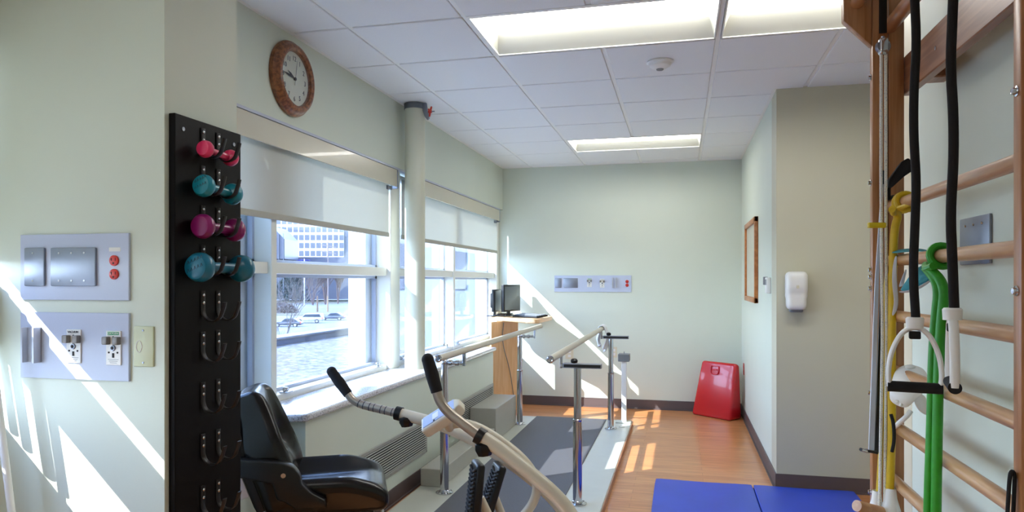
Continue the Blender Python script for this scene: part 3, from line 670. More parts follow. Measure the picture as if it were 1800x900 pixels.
def hand(ang, L, w, tail, m, nm_, dx):
    d = Vector((0, math.sin(ang), math.cos(ang))); q = Vector((0, math.cos(ang), -math.sin(ang))); c = Vector((X + dx, 3.25, 2.435))
    part(nm_, MB().prism([c - d * tail - q * w * 0.6, c - d * tail + q * w * 0.6, c + q * w * 0.35, c + d * L * 0.55 + q * w, c + d * L, c + d * L * 0.55 - q * w, c - q * w * 0.35], (0.001, 0, 0)), m, ck)
hand(math.radians(293), 0.072, 0.007, 0.012, M_ink, 'hour_hand', 0.002)
hand(math.radians(276), 0.105, 0.006, 0.012, M_ink, 'minute_hand', 0.004)
hand(math.radians(10), 0.1, 0.0015, 0.035, M_ink, 'second_hand', 0.006)
part('hub', MB().lathe([(0.008, 0.026), (0.008, 0.036), (0, 0.036)], cc_, (1, 0, 0), 16), M_ink, ck)
part('crystal', MB().lathe([(0.138, 0.040), (0, 0.043)], cc_, (1, 0, 0), 48), M_glass, ck)

# ------------------------------------------------------------ DUMBBELL RACK
RXF = -1.418; PX = -1.44
rk = thing('dumbbell_rack', 'tall black board with paired hooks mounted on the end of the partition wall', 'dumbbell rack', (-1.43, 1.88, 0.35))
part('board', MB().prism([(PX, 1.726, 0.35), (PX, 2.036, 0.35), (PX, 2.036, 1.872), (PX, 1.726, 1.872)], (RXF - PX, 0, 0), 0.002, 1), mat('black_laminate', rgb(9, 8, 9), 0.5, spec=0.15, noise=0.3, nscale=40, stretch=(1, 1, 8), bump=0.1), rk)
sc = MB()
for (y, z) in ((1.76, 1.832), (1.998, 1.832), (1.76, 0.40), (1.998, 0.40)): sc.lathe([(0.006, 0), (0.006, 0.002), (0.0025, 0.002), (0, 0.0005)], (RXF, y, z), (1, 0, 0), 14)
each('screw', sc, M_steel, rk)
rows = [1.852, 1.738, 1.617, 1.495, 1.356, 1.232, 1.078, 0.921, 0.763, 0.61, 0.47]
M_hook = mat('hook_metal', rgb(30, 27, 27), 0.42, metal=0.4)
def hook_mesh():
    m = MB(); pts = [(0.002, 0, 0)]
    prof = [(0.002, 0), (0.002, -0.058)]
    for k in range(1, 10):
        a = PI * k / 11; prof.append((0.002 + 0.034 - 0.034 * math.cos(a), -0.056 - 0.036 * math.sin(a)))
    prof += [(0.074, -0.050), (0.078, -0.034)]
    m.tube([(x, 0, z) for x, z in prof], 0.01, 10, flat=(0.0105, 0.0026, (0, 1, 0))); return m
hk0 = None
for z in rows:
    for y in (1.845, 1.917):
        if hk0 is None:
            me = finish(hook_mesh().bm, Vector((0, 0, 0)), 'hook', M_hook); hk0 = bpy.data.objects.new('hook', me); COL.objects.link(hk0); hk0.parent = rk
            s1 = MB().sphere((0.005, 0, -0.012), 0.005, (0.6, 1, 1), 10).sphere((0.005, 0, -0.036), 0.005, (0.6, 1, 1), 10)
            o = bpy.data.objects.new('hook_screws', finish(s1.bm, Vector((0, 0, 0)), 'hook_screws', M_chrome)); COL.objects.link(o); o.parent = hk0; h = hk0
        else: h = copy_tree(hk0, rk)
        h.location = Vector((RXF, y, z)) - rk.location
def dumbbell(ya, yb, z, r, L, col, label, tilt=0.0, writing=False):
    yc = (ya + yb) / 2; hr = r * 0.38; x = RXF + 0.036; c = Vector((x, yc, z)); ax = Vector((0.0, 1, tilt)).normalized(); half = (yb - ya) / 2
    t = thing('dumbbell', label, 'dumbbell', c, 'dumbbells on the black rack')
    m = mat('dumbbell_vinyl', col, 0.32, coat=0.15, noise=0.06, nscale=30)
    part('handle', MB().cyl(c - ax * (half - L / 2), c + ax * (half - L / 2), hr, seg=20), m, t)
    for s in (-1, 1):
        o = c + ax * half * s
        h = part('weight', MB().lathe([(0, -L / 2), (r * 0.62, -L / 2), (r * 0.80, -L * 0.44), (r * 0.98, -L * 0.2), (r, L * 0.05), (r * 0.9, L * 0.28), (r * 0.66, L * 0.42), (hr, L / 2)], o, ax * -s, 32), m, t)
        if writing and s == -1:
            k = MB(); u = Vector((1, 0, 0)); e = o - ax * (L / 2 + 0.0005)
            for row, n in ((0.3, 5), (-0.25, 5)):
                for q in range(n):
                    w0 = e + u * (r * (-0.5 + 0.25 * q)) + Vector((0, 0, r * row + 0.1 * r * q))
                    k.tube([w0 + Vector((0, 0, -0.12 * r)), w0 + u * 0.06 * r + Vector((0, 0, 0.12 * r)), w0 + u * 0.14 * r + Vector((0, 0, -0.06 * r))], 0.0007, 5)
            part('marker_scrawl', k, M_ink, h)
dumbbell(1.812, 1.93, rows[0] - 0.074, 0.026, 0.034, rgb(236, 58, 110), 'small pink dumbbell, topmost on the black rack', -0.05)
dumbbell(1.806, 1.94, rows[1] - 0.072, 0.034, 0.040, rgb(20, 138, 158), 'teal dumbbell second from the top of the black rack', -0.06, True)
dumbbell(1.802, 1.95, rows[2] - 0.068, 0.037, 0.042, rgb(138, 22, 100), 'magenta purple dumbbell third from the top of the black rack', 0.0)
dumbbell(1.79, 1.985, rows[3] - 0.068, 0.044, 0.058, rgb(16, 110, 140), 'large dark teal dumbbell, lowest of the four on the black rack', 0.0, True)

# leaning white pole, bottom left corner
a = oY(3, 761, 1.62); b = oY(21, 905, 1.62); d = (b - a); e = b + d * ((0.004 - b.z) / d.z)
wp = thing('leaning_pole', 'thin white pole leaning by the near wall at the left edge', 'pole', tuple(e))
part('shaft', MB().cyl(e, a - d * 1.2, 0.010, seg=14), M_white, wp)
part('rubber_tip', MB().cyl(e, e - d.normalized() * 0.05, 0.014, seg=14), M_rubber, wp)
for k, xs in enumerate((-1.985, -1.903, -1.850, -2.035)):  # unseen white rods added to cast the slanted stripes on the wall
    yc = 1.71 - 0.88 * (xs + 2.07) + 0.016
    solo('wooden_dowel', MB().cyl((-2.045, yc - 0.046, 0.987), (-2.045, yc + 0.034, 1.38), (0.014, 0.017, 0.014, 0.012)[k], seg=14), M_white,
         ['short white dowel leaning on the near window sill, nearest the wall', 'short white dowel leaning on the near window sill, middle one', 'short white dowel leaning on the near window sill, farthest from the wall', 'short white dowel leaning in the corner of the near window sill, touching the partition'][k], 'dowel', 'dowels in the near window')
# ------------------------------------------------------------ COMPUTER PODIUM
dk = thing('computer_podium', 'light maple standing desk in the far left corner beside the window', 'desk', (-1.75, 7.3, 0))
top = [(-1.99, 7.26), (-1.46, 6.76), (-1.40, 6.74), (-1.37, 6.80), (-1.35, 7.42), (-1.45, 7.68), (-1.99, 7.68)]
part('desktop', MB().prism([(x, y, 0.968) for x, y in top], (0, 0, 0.042), 0.010, 3), M_desk, dk)
pa, pb2 = Vector((-1.90, 6.94, 0)), Vector((-1.715, 7.37, 0)); dd = (pb2 - pa).normalized(); nn = Vector((-dd.y, dd.x, 0))
part('front_panel', MB().prism([pa, pb2, pb2 + nn * 0.025, pa + nn * 0.022], (0, 0, 0.967), 0.002, 1), M_desk, dk)
part('power_cord', MB().tube(smooth([pa + dd * 0.20 - nn * 0.006 + Vector((0, 0, 0.95)), pa + dd * 0.16 - nn * 0.012 + Vector((0, 0, 0.75)), pa + dd * 0.30 - nn * 0.014 + Vector((0, 0, 0.45)), pa + dd * 0.38 - nn * 0.008 + Vector((0, 0, 0.12))], 3), 0.004, 6), M_grey, dk)
def monitor(c, nrm, w, h, label, face):
    c = Vector(c); n = Vector(nrm).normalized(); u = Vector((-n.y, n.x, 0)); t = thing('computer_monitor', label, 'monitor', (c.x, c.y, 1.011))
    zc = Vector((0, 0, 1.011 + 0.05 + h / 2)); cc = Vector((c.x, c.y, 0)) + zc
    part('housing', MB().obox(cc, u, (0, 0, 1), w / 2, h / 2, 0.018, 0.006, 2).obox(cc - n * 0.03, u, (0, 0, 1), w / 3, h / 3, 0.02, 0.01, 2), M_black, t)
    part('screen', MB().obox(cc + n * 0.0185, u, (0, 0, 1), w / 2 - 0.016, h / 2 - 0.018, 0.001), face, t)
    b = Vector((c.x, c.y, 1.011)) - n * 0.03
    part('stand', MB().obox(b + Vector((0, 0, 0.05)), u, (0, 0, 1), 0.03, 0.05, 0.01, 0.003, 2).lathe([(0, 0), (0.10, 0), (0.10, 0.006), (0.03, 0.014), (0, 0.014)], b, seg=28), M_black, t)
M_scr = mat('screen_glass', rgb(88, 96, 100), 0.25)
monitor((-1.80, 7.38, 0), (0.97, -0.22, 0), 0.40, 0.29, 'black computer monitor on the podium, the one whose screen faces the room', M_scr)
monitor((-1.93, 7.30, 0), (1, -0.02, 0), 0.34, 0.24, 'second dark monitor on the podium, nearest the window', M_scr)
kb = thing('keyboard', 'dark tilted keyboard on the podium in the far corner', 'keyboard', (-1.52, 7.08, 1.012))
kM = Matrix.Translation((-1.53, 7.10, 1.03)) @ Matrix.Rotation(math.radians(-38), 4, 'Z') @ Matrix.Rotation(math.radians(6), 4, 'X')
part('body', MB().box(-0.20, 0.20, -0.075, 0.075, -0.010, 0.008, 0.004, 2, kM), M_black, kb)
ks = MB()
for r_ in range(5):
    for c_ in range(15): ks.box(-0.185 + c_ * 0.0247, -0.165 + c_ * 0.0247, -0.06 + r_ * 0.026, -0.04 + r_ * 0.026, 0.007, 0.014, 0.002, 1, kM)
part('keys', ks, M_grey, kb)
cb = MB(); random.seed(3)
for k in range(5):
    pts = [Vector((-1.80 + random.uniform(-0.12, 0.1), 7.08 + random.uniform(-0.06, 0.16), 1.016 + random.uniform(0, 0.035))) for _ in range(8)]
    cb.tube(smooth(pts, 3), 0.004, 6)
solo('cable_tangle', cb, M_black, 'tangle of black cables on the podium by the monitors', 'cables')

# ------------------------------------------------------------ SEATED EXERCISE MACHINE
ns = thing('seated_stepper', 'cream framed seated exercise machine with black padded seat and moving arms', 'exercise machine', (-1.0, 2.75, 0))
SX, SYc, SZ = -1.40, 2.615, 0.532
SR = math.radians(27); HD = Vector((math.cos(SR), math.sin(SR), 0)); LT = Vector((-math.sin(SR), math.cos(SR), 0)); SC = Vector((SX, SYc, SZ))
MS = Matrix.Translation(SC) @ Matrix.Rotation(SR, 4, 'Z')                     # the seat is swivelled
def oP(px, py, p0, n): r = ray(px, py); p0 = Vector(p0); return O + r * ((p0 - O).dot(n) / r.dot(n))
def seatfn(p):
    l = (p.x + 0.225) / 0.45; b = sst(0.08, 0.19, abs(p.y)); z = p.z
    if z > -0.02:
        z += 0.040 * b * sst(1.02, 0.6, l) + 0.012 * b - 0.012 * (1 - b) * (1 - l)
        z -= 0.012 * sst(0.85, 1.0, l)
    return (p.x, p.y * (0.93 + 0.07 * l), z)
part('seat_cushion', MB().rblock(0.225, 0.215, 0.045, 0.036, 24, seatfn, MS), M_vinyl, ns)
part('seat_pan', MB().rblock(0.19, 0.185, 0.03, 0.02, 8, None, MS @ Matrix.Translation((-0.02, 0, -0.05))), M_black, ns)
def backfn(p):                                             # x thickness, y width, z height
    h = (p.z + 0.235) / 0.47; b = sst(0.09, 0.19, abs(p.y)); x = p.x
    if x > 0: x += 0.055 * b * math.sin(PI * min(1, h * 0.75 + 0.2)) + 0.022 * (1 - b) * math.exp(-((h - 0.28) / 0.14) ** 2) - 0.016 * (1 - b) * math.exp(-((h - 0.52) / 0.07) ** 2)
    y = p.y * (1 - 0.30 * sst(0.45, 1.0, h))
    return (x + 0.02 * sst(0.5, 1, h), y, p.z)
Mb = MS @ Matrix.Translation((-0.165, 0, 0.01)) @ Matrix.Rotation(math.radians(-20), 4, 'Y') @ Matrix.Translation((-0.03, 0, 0.205))
part('backrest', MB().rblock(0.055, 0.21, 0.235, 0.045, 24, backfn, Mb), M_vinyl, ns)
part('back_shell', MB().rblock(0.03, 0.19, 0.20, 0.022, 10, None, Mb @ Matrix.Translation((-0.055, 0, -0.01))), M_black, ns)
q = part('hinge_plate', MB().box(-0.125, -0.05, -0.186, -0.176, -0.13, 0.10, 0.004, 2, Mb @ Matrix.Translation((-0.03, 0.0, 0.0))), M_alu, ns)
part('hinge_bolt', MB().cyl(Mb @ Vector((-0.10, -0.195, -0.02)), Mb @ Vector((-0.10, -0.17, -0.02)), 0.009, seg=12), M_chrome, q)
pN = SC - LT * 0.245; pF = SC + LT * 0.20
NP = [(404, 808), (480, 812), (500, 815), (516, 822), (527, 836), (530, 852), (548, 868), (572, 880), (575, 894), (520, 897), (500, 884), (486, 880), (478, 852), (404, 838)]
arm_ = part('armrest', MB().prism([oP(x, y, pN, LT) for x, y in NP], LT * 0.055, 0.008, 3), M_black, ns)
part('pivot_bolt', MB().cyl(oP(498, 836, pN, LT) - LT * 0.004, oP(498, 836, pN, LT), 0.009, seg=16), M_chrome, arm_)
part('armrest', MB().prism([oP(x, y, pF, LT) for x, y in [(408, 760), (455, 760), (466, 770), (466, 786), (408, 774)]], LT * 0.05, 0.008, 3), M_black, ns)
part('seat_post', MB().cyl((SX, SYc, 0.14), (SX, SYc, SZ - 0.07), 0.055, seg=24), M_framep, ns)
part('seat_bracket', MB().box(0.02, 0.035, -0.16, -0.15, -0.14, -0.07, 0, 1, MS).box(0.08, 0.09, -0.16, -0.15, -0.14, -0.07, 0, 1, MS).box(0.0, 0.16, -0.165, -0.145, -0.15, -0.14, 0, 1, MS), M_framep, ns)
part('adjust_lever', MB().tube([MS @ Vector((0.20, -0.12, -0.05)), MS @ Vector((0.21, -0.13, -0.14)), MS @ Vector((0.22, -0.14, -0.2))], 0.007, 10), M_chrome, ns)
part('rear_cover', MB().rblock(0.15, 0.15, 0.17, 0.04, 8, None, Matrix.Translation((SX - 0.17, SYc + 0.03, 0.26))), mat('cover_grey', rgb(176, 182, 190), 0.45), ns)
part('main_rail', MB().box(SX - 0.25, -0.1, 2.66, 2.76, 0.07, 0.16, 0.015, 2), M_framep, ns)
part('front_foot', MB().cyl((-0.2, 2.45, 0.036), (-0.2, 3.1, 0.036), 0.035, seg=20), M_framep, ns)
part('rear_foot', MB().cyl((SX - 0.2, 2.5, 0.036), (SX - 0.2, 3.1, 0.036), 0.035, seg=20), M_framep, ns)
part('drive_housing', MB().rblock(0.20, 0.07, 0.13, 0.06, 10, None, Matrix.Translation((-0.42, 2.75, 0.26))), M_framep, ns)
def arm(Y, grip, inner, outer, collar_at, knob_at, name):
    g = [oY(x, y, Y) for x, y in grip]; i = smooth([oY(x, y, Y) for x, y in inner], 3); o_ = smooth([oY(x, y, Y) for x, y in outer], 3)
    a = part('arm', MB().tube(o_, 0.0265, 24), M_framep, ns)
    part('extension_tube', MB().tube(i, 0.019, 20), M_tube, a)
    part('hand_grip', MB().tube(g, [0.023] + [0.0255] * (len(g) - 2) + [0.022], 20).sphere(g[0], 0.0235), M_foam, a)
    mk = MB(); n = len(i)
    for k in range(8 if name == 'far' else 0):
        q = i[int(n * (0.42 + 0.065 * k))]; q2 = i[min(n - 1, int(n * (0.42 + 0.065 * k)) + 1)]
        dv = (q2 - q).normalized(); mk.cyl(q, q + dv * 0.004, 0.0194, seg=20)
    if name == 'far': each('length_mark', mk, M_ink, a)
    c = o_[0]; d = (o_[3] - o_[0]).normalized()
    part('collar', MB().cyl(c - d * 0.014, c + d * 0.014, 0.032, seg=24), M_black, a)
    kk = oY(*knob_at, Y)
    part('lock_knob', MB().tube([c + d * 0.05, kk], 0.010, 10).lathe([(0, 0.0), (0.018, -0.012), (0.034, 0.0), (0.036, 0.02), (0.026, 0.042), (0, 0.046)], kk + Vector((0, -0.0, 0.02)), (0.1, 0, -1), 8), M_black, a)
    return a
M_tube = mat('tube_metal', rgb(176, 166, 154), 0.28, metal=0.65)
arm(3.0, [(583, 653), (598, 674), (612, 693)], [(610, 690), (620, 704), (640, 713), (672, 720), (703, 728)], [(701, 727), (725, 733), (770, 745), (810, 762), (850, 783), (900, 815), (945, 850), (985, 890), (1000, 920)], None, (714, 741), 'far')
arm(2.5, [(752, 632), (760, 660), (768, 689)], [(767, 686), (774, 708), (790, 727), (815, 746), (846, 769)], [(844, 767), (862, 778), (890, 798), (930, 830), (975, 868), (1006, 905), (1030, 960)], None, (850, 790), 'near')
# console with mast
mast = [oY(x, y, 2.78) for x, y in [(786, 750), (800, 744), (825, 745), (851, 756), (885, 778), (915, 802), (938, 830), (945, 855), (940, 880), (924, 903), (890, 940), (860, 980)]]
part('mast', MB().tube(smooth(mast, 3), 0.019, 24), M_framep, ns)
ca = Vector((0.84, 0, 0.54)); cn_ = (Vector((-0.54, 0, 0.84)) * math.cos(math.radians(35)) + Vector((0, -1, 0)) * math.sin(math.radians(35))).normalized(); cbv = cn_.cross(ca).normalized()
cpos = oY(779, 733, 2.70)
slabM = Matrix.Translation(cpos) @ Matrix((ca, cbv, cn_)).transposed().to_4x4()
cons = part('console', MB().rblock(0.098, 0.042, 0.026, 0.014, 12, lambda p: (p.x, p.y * (1 - 0.45 * sst(0.06, 0.1, p.x)), p.z), slabM), mat('console_cream', rgb(222, 216, 198), 0.4), ns)
part('face_plate', MB().box(-0.085, 0.075, -0.031, 0.031, 0.024, 0.0275, 0.002, 1, slabM), mat('console_blue', rgb(176, 190, 224), 0.3), cons)
each('display', MB().box(-0.035, -0.005, -0.018, 0.018, 0.027, 0.029, 0.001, 1, slabM).box(0.025, 0.045, -0.018, 0.018, 0.027, 0.029, 0.001, 1, slabM), M_white, cons)
part('button', MB().box(-0.030, -0.022, -0.030, -0.022, 0.027, 0.0295, 0.001, 1, slabM), M_ink, cons)
part('bracket', MB().tube([cpos - cn_ * 0.02, oY(790, 752, 2.78)], 0.02, 16), M_framep, cons)
# pedals: upright ribbed foot plates
def pedal(Y, top, bot, wdt):
    t_, b_ = oY(*top, Y), oY(*bot, Y); ext = (b_ - t_).normalized(); b_ = b_ + ext * 0.10; upv = (t_ - b_).normalized(); c = (t_ + b_) / 2; L = (t_ - b_).length / 2
    WV = Vector((-0.5, 0.866, 0)); fwd = upv.cross(WV).normalized()
    if fwd.x > 0: fwd = -fwd                                # towards the sitter
    p = part('foot_plate', MB().obox(c, WV, upv, wdt / 2, L, 0.018, 0.014, 3), M_black, ns)
    r = MB(); n = 14
    for k in range(n):
        for s in (-1, 1):
            cc = t_ - upv * (0.03 + (2 * L - 0.07) * k / (n - 1)) + fwd * 0.021 + WV * (s * wdt * 0.19)
            r.obox(cc, WV * s + upv * 0.35, upv, wdt * 0.2, 0.0045, 0.005, 0.002, 1)
    part('tread_ribs', r, M_rubber, p)
    part('heel_cup', MB().obox(b_ + fwd * 0.045, WV, fwd, wdt / 2, 0.04, 0.012, 0.008, 2), M_black, p)
    part('pedal_arm', MB().tube(smooth([c - fwd * 0.02, c - fwd * 0.08 - Vector((0, 0, 0.12)), Vector((-0.45, Y, 0.30))], 2), 0.018, 16), M_framep, ns)
pedal(2.62, (842, 812), (833, 895), 0.11); pedal(2.90, (882, 818), (856, 890), 0.12)
# ------------------------------------------------------------ WALL BARS
wbt = thing('wall_bars', 'tall light wooden wall bars with a pull-up bar along the right wall', 'wall bars', (0.64, 1.93, 0))
YN0, YN1, YF0, YF1 = 1.424, 1.456, 2.42, 2.452; BX = 0.64
for (a, b) in ((YN0, YN1), (YF0, YF1)):
    p = part('post', MB().box(0.590, 0.6355, a, b, 0.0, 2.64, 0.003, 2).box(0.6375, 0.682, a, b, 0.0, 2.64, 0.003, 2), M_woodv, wbt)
    part('cantilever_plate', MB().prism([(0.589, a, 2.132), (0.589, a, 2.64), (0.505, a, 2.64), (0.505, a, 2.22), (0.545, a, 2.178)], (0, b - a, 0), 0.004, 2), M_woodv, wbt)
    bs = MB(); ins = a - 0.004 if a < 2 else a
    for z in ((2.5, 1.729, 1.368, 0.35) if a < 2 else (2.037, 1.70, 1.423, 1.40, 1.363, 1.03, 0.713, 0.3)): bs.lathe([(0.010, 0), (0.010, 0.002), (0.0065, 0.003), (0.0065, 0.008), (0, 0.009)], (0.590, (a + b) / 2, z), (-1, 0, 0), 10)
    each('bolt', bs, M_chrome, p)
rz = [1.619 - 0.1695 * k for k in range(-0, 9)]
for z in rz: part('rung', MB().cyl((BX, YN1 - 0.005, z), (BX, YF0 + 0.005, z), 0.0172, seg=24), M_wood, wbt)
part('rung', MB().cyl((BX, YN1 - 0.01, 2.19), (BX, YF0 + 0.01, 2.19), 0.022, seg=24), wood('bar_wood', rgb(150, 92, 50), rgb(176, 118, 72), (12, 1, 12)), wbt)
part('pull_up_bar', MB().cyl((0.545, YN0, 2.275), (0.545, YF1, 2.275), 0.021, seg=24), wood('pull_wood', rgb(170, 116, 68), rgb(196, 142, 92), (12, 1, 12)), wbt)
cbp = part('cross_board', MB().box(0.684, 0.712, YN0 - 0.02, YF1, 1.975, 2.095, 0.003, 1), M_woodr, wbt)
each('screw', MB().lathe([(0.006, 0), (0.006, 0.002), (0, 0.003)], (0.684, 2.15, 2.03), (-1, 0, 0), 12).lathe([(0.005, 0), (0.005, 0.001), (0, 0.0015)], (0.684, 1.72, 2.035), (-1, 0, 0), 12), M_chrome, cbp)
each('wall_mount', MB().box(0.711, LX - 0.001, YN0 + 0.05, YN0 + 0.12, 1.99, 2.08, 0.003, 1).box(0.711, LX - 0.001, YF0 - 0.12, YF0 - 0.05, 1.99, 2.08, 0.003, 1).box(0.682, LX - 0.001, YF0, YF1, 0.3, 0.36, 0.002, 1).box(0.682, LX - 0.001, YN0, YN1, 0.3, 0.36, 0.002, 1), M_woodr, wbt)
# steel plate on the wall
a = oX(1692, 390, LX); b = oX(1745, 465, LX)
pl = thing('wall_plate', 'brushed steel blank cover plate on the wall behind the wall bars', 'wall plate', (LX, (a.y + b.y) / 2, 1.43))
zt = oX(1692, 386, LX).z; zb = oX(1692, 466, LX).z
part('cover_plate', MB().box(LX - 0.008, LX, b.y, a.y, zb, zt, 0.003, 2), M_steel, pl)
ss = MB()
for k in range(3): ss.lathe([(0.0045, 0), (0.004, 0.002), (0, 0.0025)], (LX - 0.008, b.y + (a.y - b.y) * (0.22 + 0.28 * k), zt - 0.022), (-1, 0, 0), 10)
each('screw', ss, M_chrome, pl)

# pull handles on black straps
def pull_handle(p, rot, zgrip, label):
    t = thing('pull_handle', label, 'pull handle', (p[0], p[1], zgrip), 'strap handles hanging from the pull-up bar')
    x, y = p; u = Vector((math.cos(rot), math.sin(rot), 0)); O_ = Vector((x, y, zgrip)); H = 0.148; W = 0.052
    wig = [Vector((x + 0.004 * math.sin(k * 1.9 + x * 40), y, 2.262 - (2.262 - zgrip - H - 0.01) * k / 9)) for k in range(10)]
    s = part('strap', MB().tube([Vector((0.545, y, 2.29)), Vector((x, y, 2.27))] + smooth(wig, 2), 0.0098, 14).tube([Vector((0.545 + 0.024 * math.cos(q), y, 2.275 + 0.024 * math.sin(q))) for q in [k * PI / 8 for k in range(16)]], 0.004, 8, closed=True, flat=(0.011, 0.003, (0, 1, 0))), M_foam, t, 'black strap')
    arc = []
    for k in range(25):
        q = PI * k / 24; arc.append(O_ + u * (-W * math.cos(q) * (1.0 if math.sin(q) < 0.2 else 1 - 0.0 * q)) + Vector((0, 0, (H - 0.055) * math.sin(q) ** 0.75 + 0.04 if 0 < k < 24 else 0.0)))
    arms = [O_ + u * -W + Vector((0, 0, 0.0)), O_ + u * -W * 1.06 + Vector((0, 0, 0.035)), O_ + u * -W * 0.92 + Vector((0, 0, 0.085)), O_ + u * -W * 0.5 + Vector((0, 0, 0.13)), O_ + Vector((0, 0, 0.142)),
            O_ + u * W * 0.5 + Vector((0, 0, 0.13)), O_ + u * W * 0.92 + Vector((0, 0, 0.085)), O_ + u * W * 1.06 + Vector((0, 0, 0.035)), O_ + u * W]
    nrm = Vector((-u.y, u.x, 0))
    b = part('bow', MB().tube(smooth(arms, 3), 0.007, 14, flat=(0.0095, 0.0058, nrm)), M_white, t)
    part('ferrule', MB().lathe([(0.0, -0.012), (0.018, -0.010), (0.019, 0.012), (0.016, 0.016), (0, 0.016)], O_ + Vector((0, 0, H)), seg=24), M_white, t)
    part('strap_knot', MB().obox(O_ + Vector((0, 0, H - 0.026)), u, (0, 0, 1), 0.012, 0.009, 0.01, 0.003, 2), M_foam, t)
    part('grip', MB().cyl(O_ - u * (W + 0.004), O_ + u * (W + 0.004), 0.0128, seg=24), M_foam, t)
w1 = D(1608, 681, 1.627); w2 = D(1674, 676, 1.49)
pull_handle((w1.x, w1.y), -0.20, w1.z, 'white triangular pull handle on a black strap, seen face on')
pull_handle((w2.x, w2.y), 1.33, w2.z, 'white pull handle on a black strap, turned edge on, nearer the right post')

# pulley with flecked cords
t = thing('rope_pulley', 'small metal pulley with blue flecked white cords and wooden dowel handle, beside the far post', 'pulley', tuple(D(1552, 62, 2.1)))
W = 2.1
part('hanging_strap', MB().tube([D(1552, -60, W), D(1552, 30, W), D(1552, 58, W)], 0.01, 12, flat=(0.011, 0.004, (1, 0, 0))), M_foam, t, 'black webbing strap')
pc_ = D(1552, 82, W)
part('sheave', MB().lathe([(0, -0.008), (0.02, -0.008), (0.016, 0), (0.02, 0.008), (0, 0.008)], pc_, (0.25, -1, 0), 24).tube([pc_ + Vector((0, 0, 0.0)), D(1552, 64, W)], 0.005, 8), M_steel, t)
part('side_plates', MB().rblock(0.013, 0.013, 0.026, 0.009, 6, None, Matrix.Translation(pc_)), M_chrome, t)
def rope_mat():
    m = mat('flecked_cord', rgb(226, 226, 216), 0.7); nt = m.node_tree; b = nt.nodes['Principled BSDF']
    tc = nt.nodes.new('ShaderNodeTexCoord'); v = nt.nodes.new('ShaderNodeTexVoronoi'); mp = nt.nodes.new('ShaderNodeMapping'); mp.inputs['Scale'].default_value = (90, 90, 36)
    r = nt.nodes.new('ShaderNodeValToRGB'); r.color_ramp.elements[0].color = rgb(50, 90, 160); r.color_ramp.elements[1].color = rgb(226, 226, 216); r.color_ramp.elements[0].position = 0.20; r.color_ramp.elements[1].position = 0.25
    nt.links.new(tc.outputs['Object'], mp.inputs[0]); nt.links.new(mp.outputs[0], v.inputs['Vector']); nt.links.new(v.outputs['Distance'], r.inputs[0]); nt.links.new(r.outputs[0], b.inputs['Base Color']); return m
M_rope = rope_mat()
part('cord', MB().tube([D(1549, 90, W), D(1548.5, 300, W), D(1551, 600, W), D(1546, 890, W)], 0.0046, 10), M_rope, t)
part('cord', MB().tube([D(1557, 80, W), D(1557, 300, W), D(1558.5, 600, W), D(1555, 905, W)], 0.0046, 10), M_rope, t)
e = D(1552, 905, W)
part('dowel_handle', MB().cyl(D(1506, 889, 2.05), D(1580, 908, 2.12), 0.0165, seg=24), wood('dowel_wood', rgb(186, 132, 80), rgb(206, 156, 106), (3, 12, 12)), t)
def tubeband(name, label, cat, pts, r, m, extra=None, grp=None):
    return None
# yellow tubing knotted on the top rung
t = thing('resistance_tube', 'yellow resistance tubing knotted on the top rung and hanging beside the far post', 'resistance tube', tuple(D(1570, 345, 2.05)))
def onrung(Y, z, r, n=20, tw=0.0, dy=0.0):
    return [Vector((BX + r * math.cos(k * 2 * PI / n), Y + dy * math.sin(k * 2 * PI / n), z + r * math.sin(k * 2 * PI / n))) for k in range(n)]
Yk = 2.27
part('knot', MB().tube(onrung(Yk - 0.012, rz[0], 0.0245, dy=0.006), 0.0085, 10, closed=True).tube(onrung(Yk + 0.012, rz[0], 0.0245, dy=-0.006), 0.0085, 10, closed=True)
     .tube(smooth([(0.62, Yk + 0.02, rz[0] - 0.022), (0.61, Yk, rz[0] - 0.035), (0.60, Yk - 0.025, rz[0] - 0.025)], 2), 0.0085, 10).tube([(0.62, Yk - 0.02, rz[0] - 0.02), (0.655, Yk - 0.10, rz[0] - 0.005)], [0.008, 0.003], 8), M_yellow, t)
part('strand', MB().tube(smooth([(0.605, Yk - 0.01, rz[0] - 0.02), D(1580, 378, 2.08), D(1572, 400, 2.08), D(1569, 480, 2.09), D(1567, 640, 2.09), D(1568, 760, 2.09), D(1564, 868, 2.09)], 3), 0.0115, 14), M_yellow, t)
part('strand', MB().tube(smooth([D(1560, 480, 2.13), D(1553, 560, 2.13), D(1554, 700, 2.13), D(1544, 865, 2.13)], 3), 0.0075, 12), M_yellow, t)
part('end_cuff', MB().lathe([(0.014, 0), (0.017, -0.03), (0.032, -0.085), (0.03, -0.09), (0, -0.09)], D(1566, 858, 2.09), seg=24), M_white, t)
part('end_cuff', MB().lathe([(0.012, 0), (0.015, -0.03), (0.030, -0.075), (0, -0.078)], D(1541, 862, 2.13), seg=24), M_white, t)
part('clip', MB().obox(D(1541, 396, 2.08), (CY, SY, 0.0), (0, 0, 1), 0.026, 0.008, 0.006, 0.002, 1), mat('clip_yellow', rgb(222, 196, 20), 0.4), t)
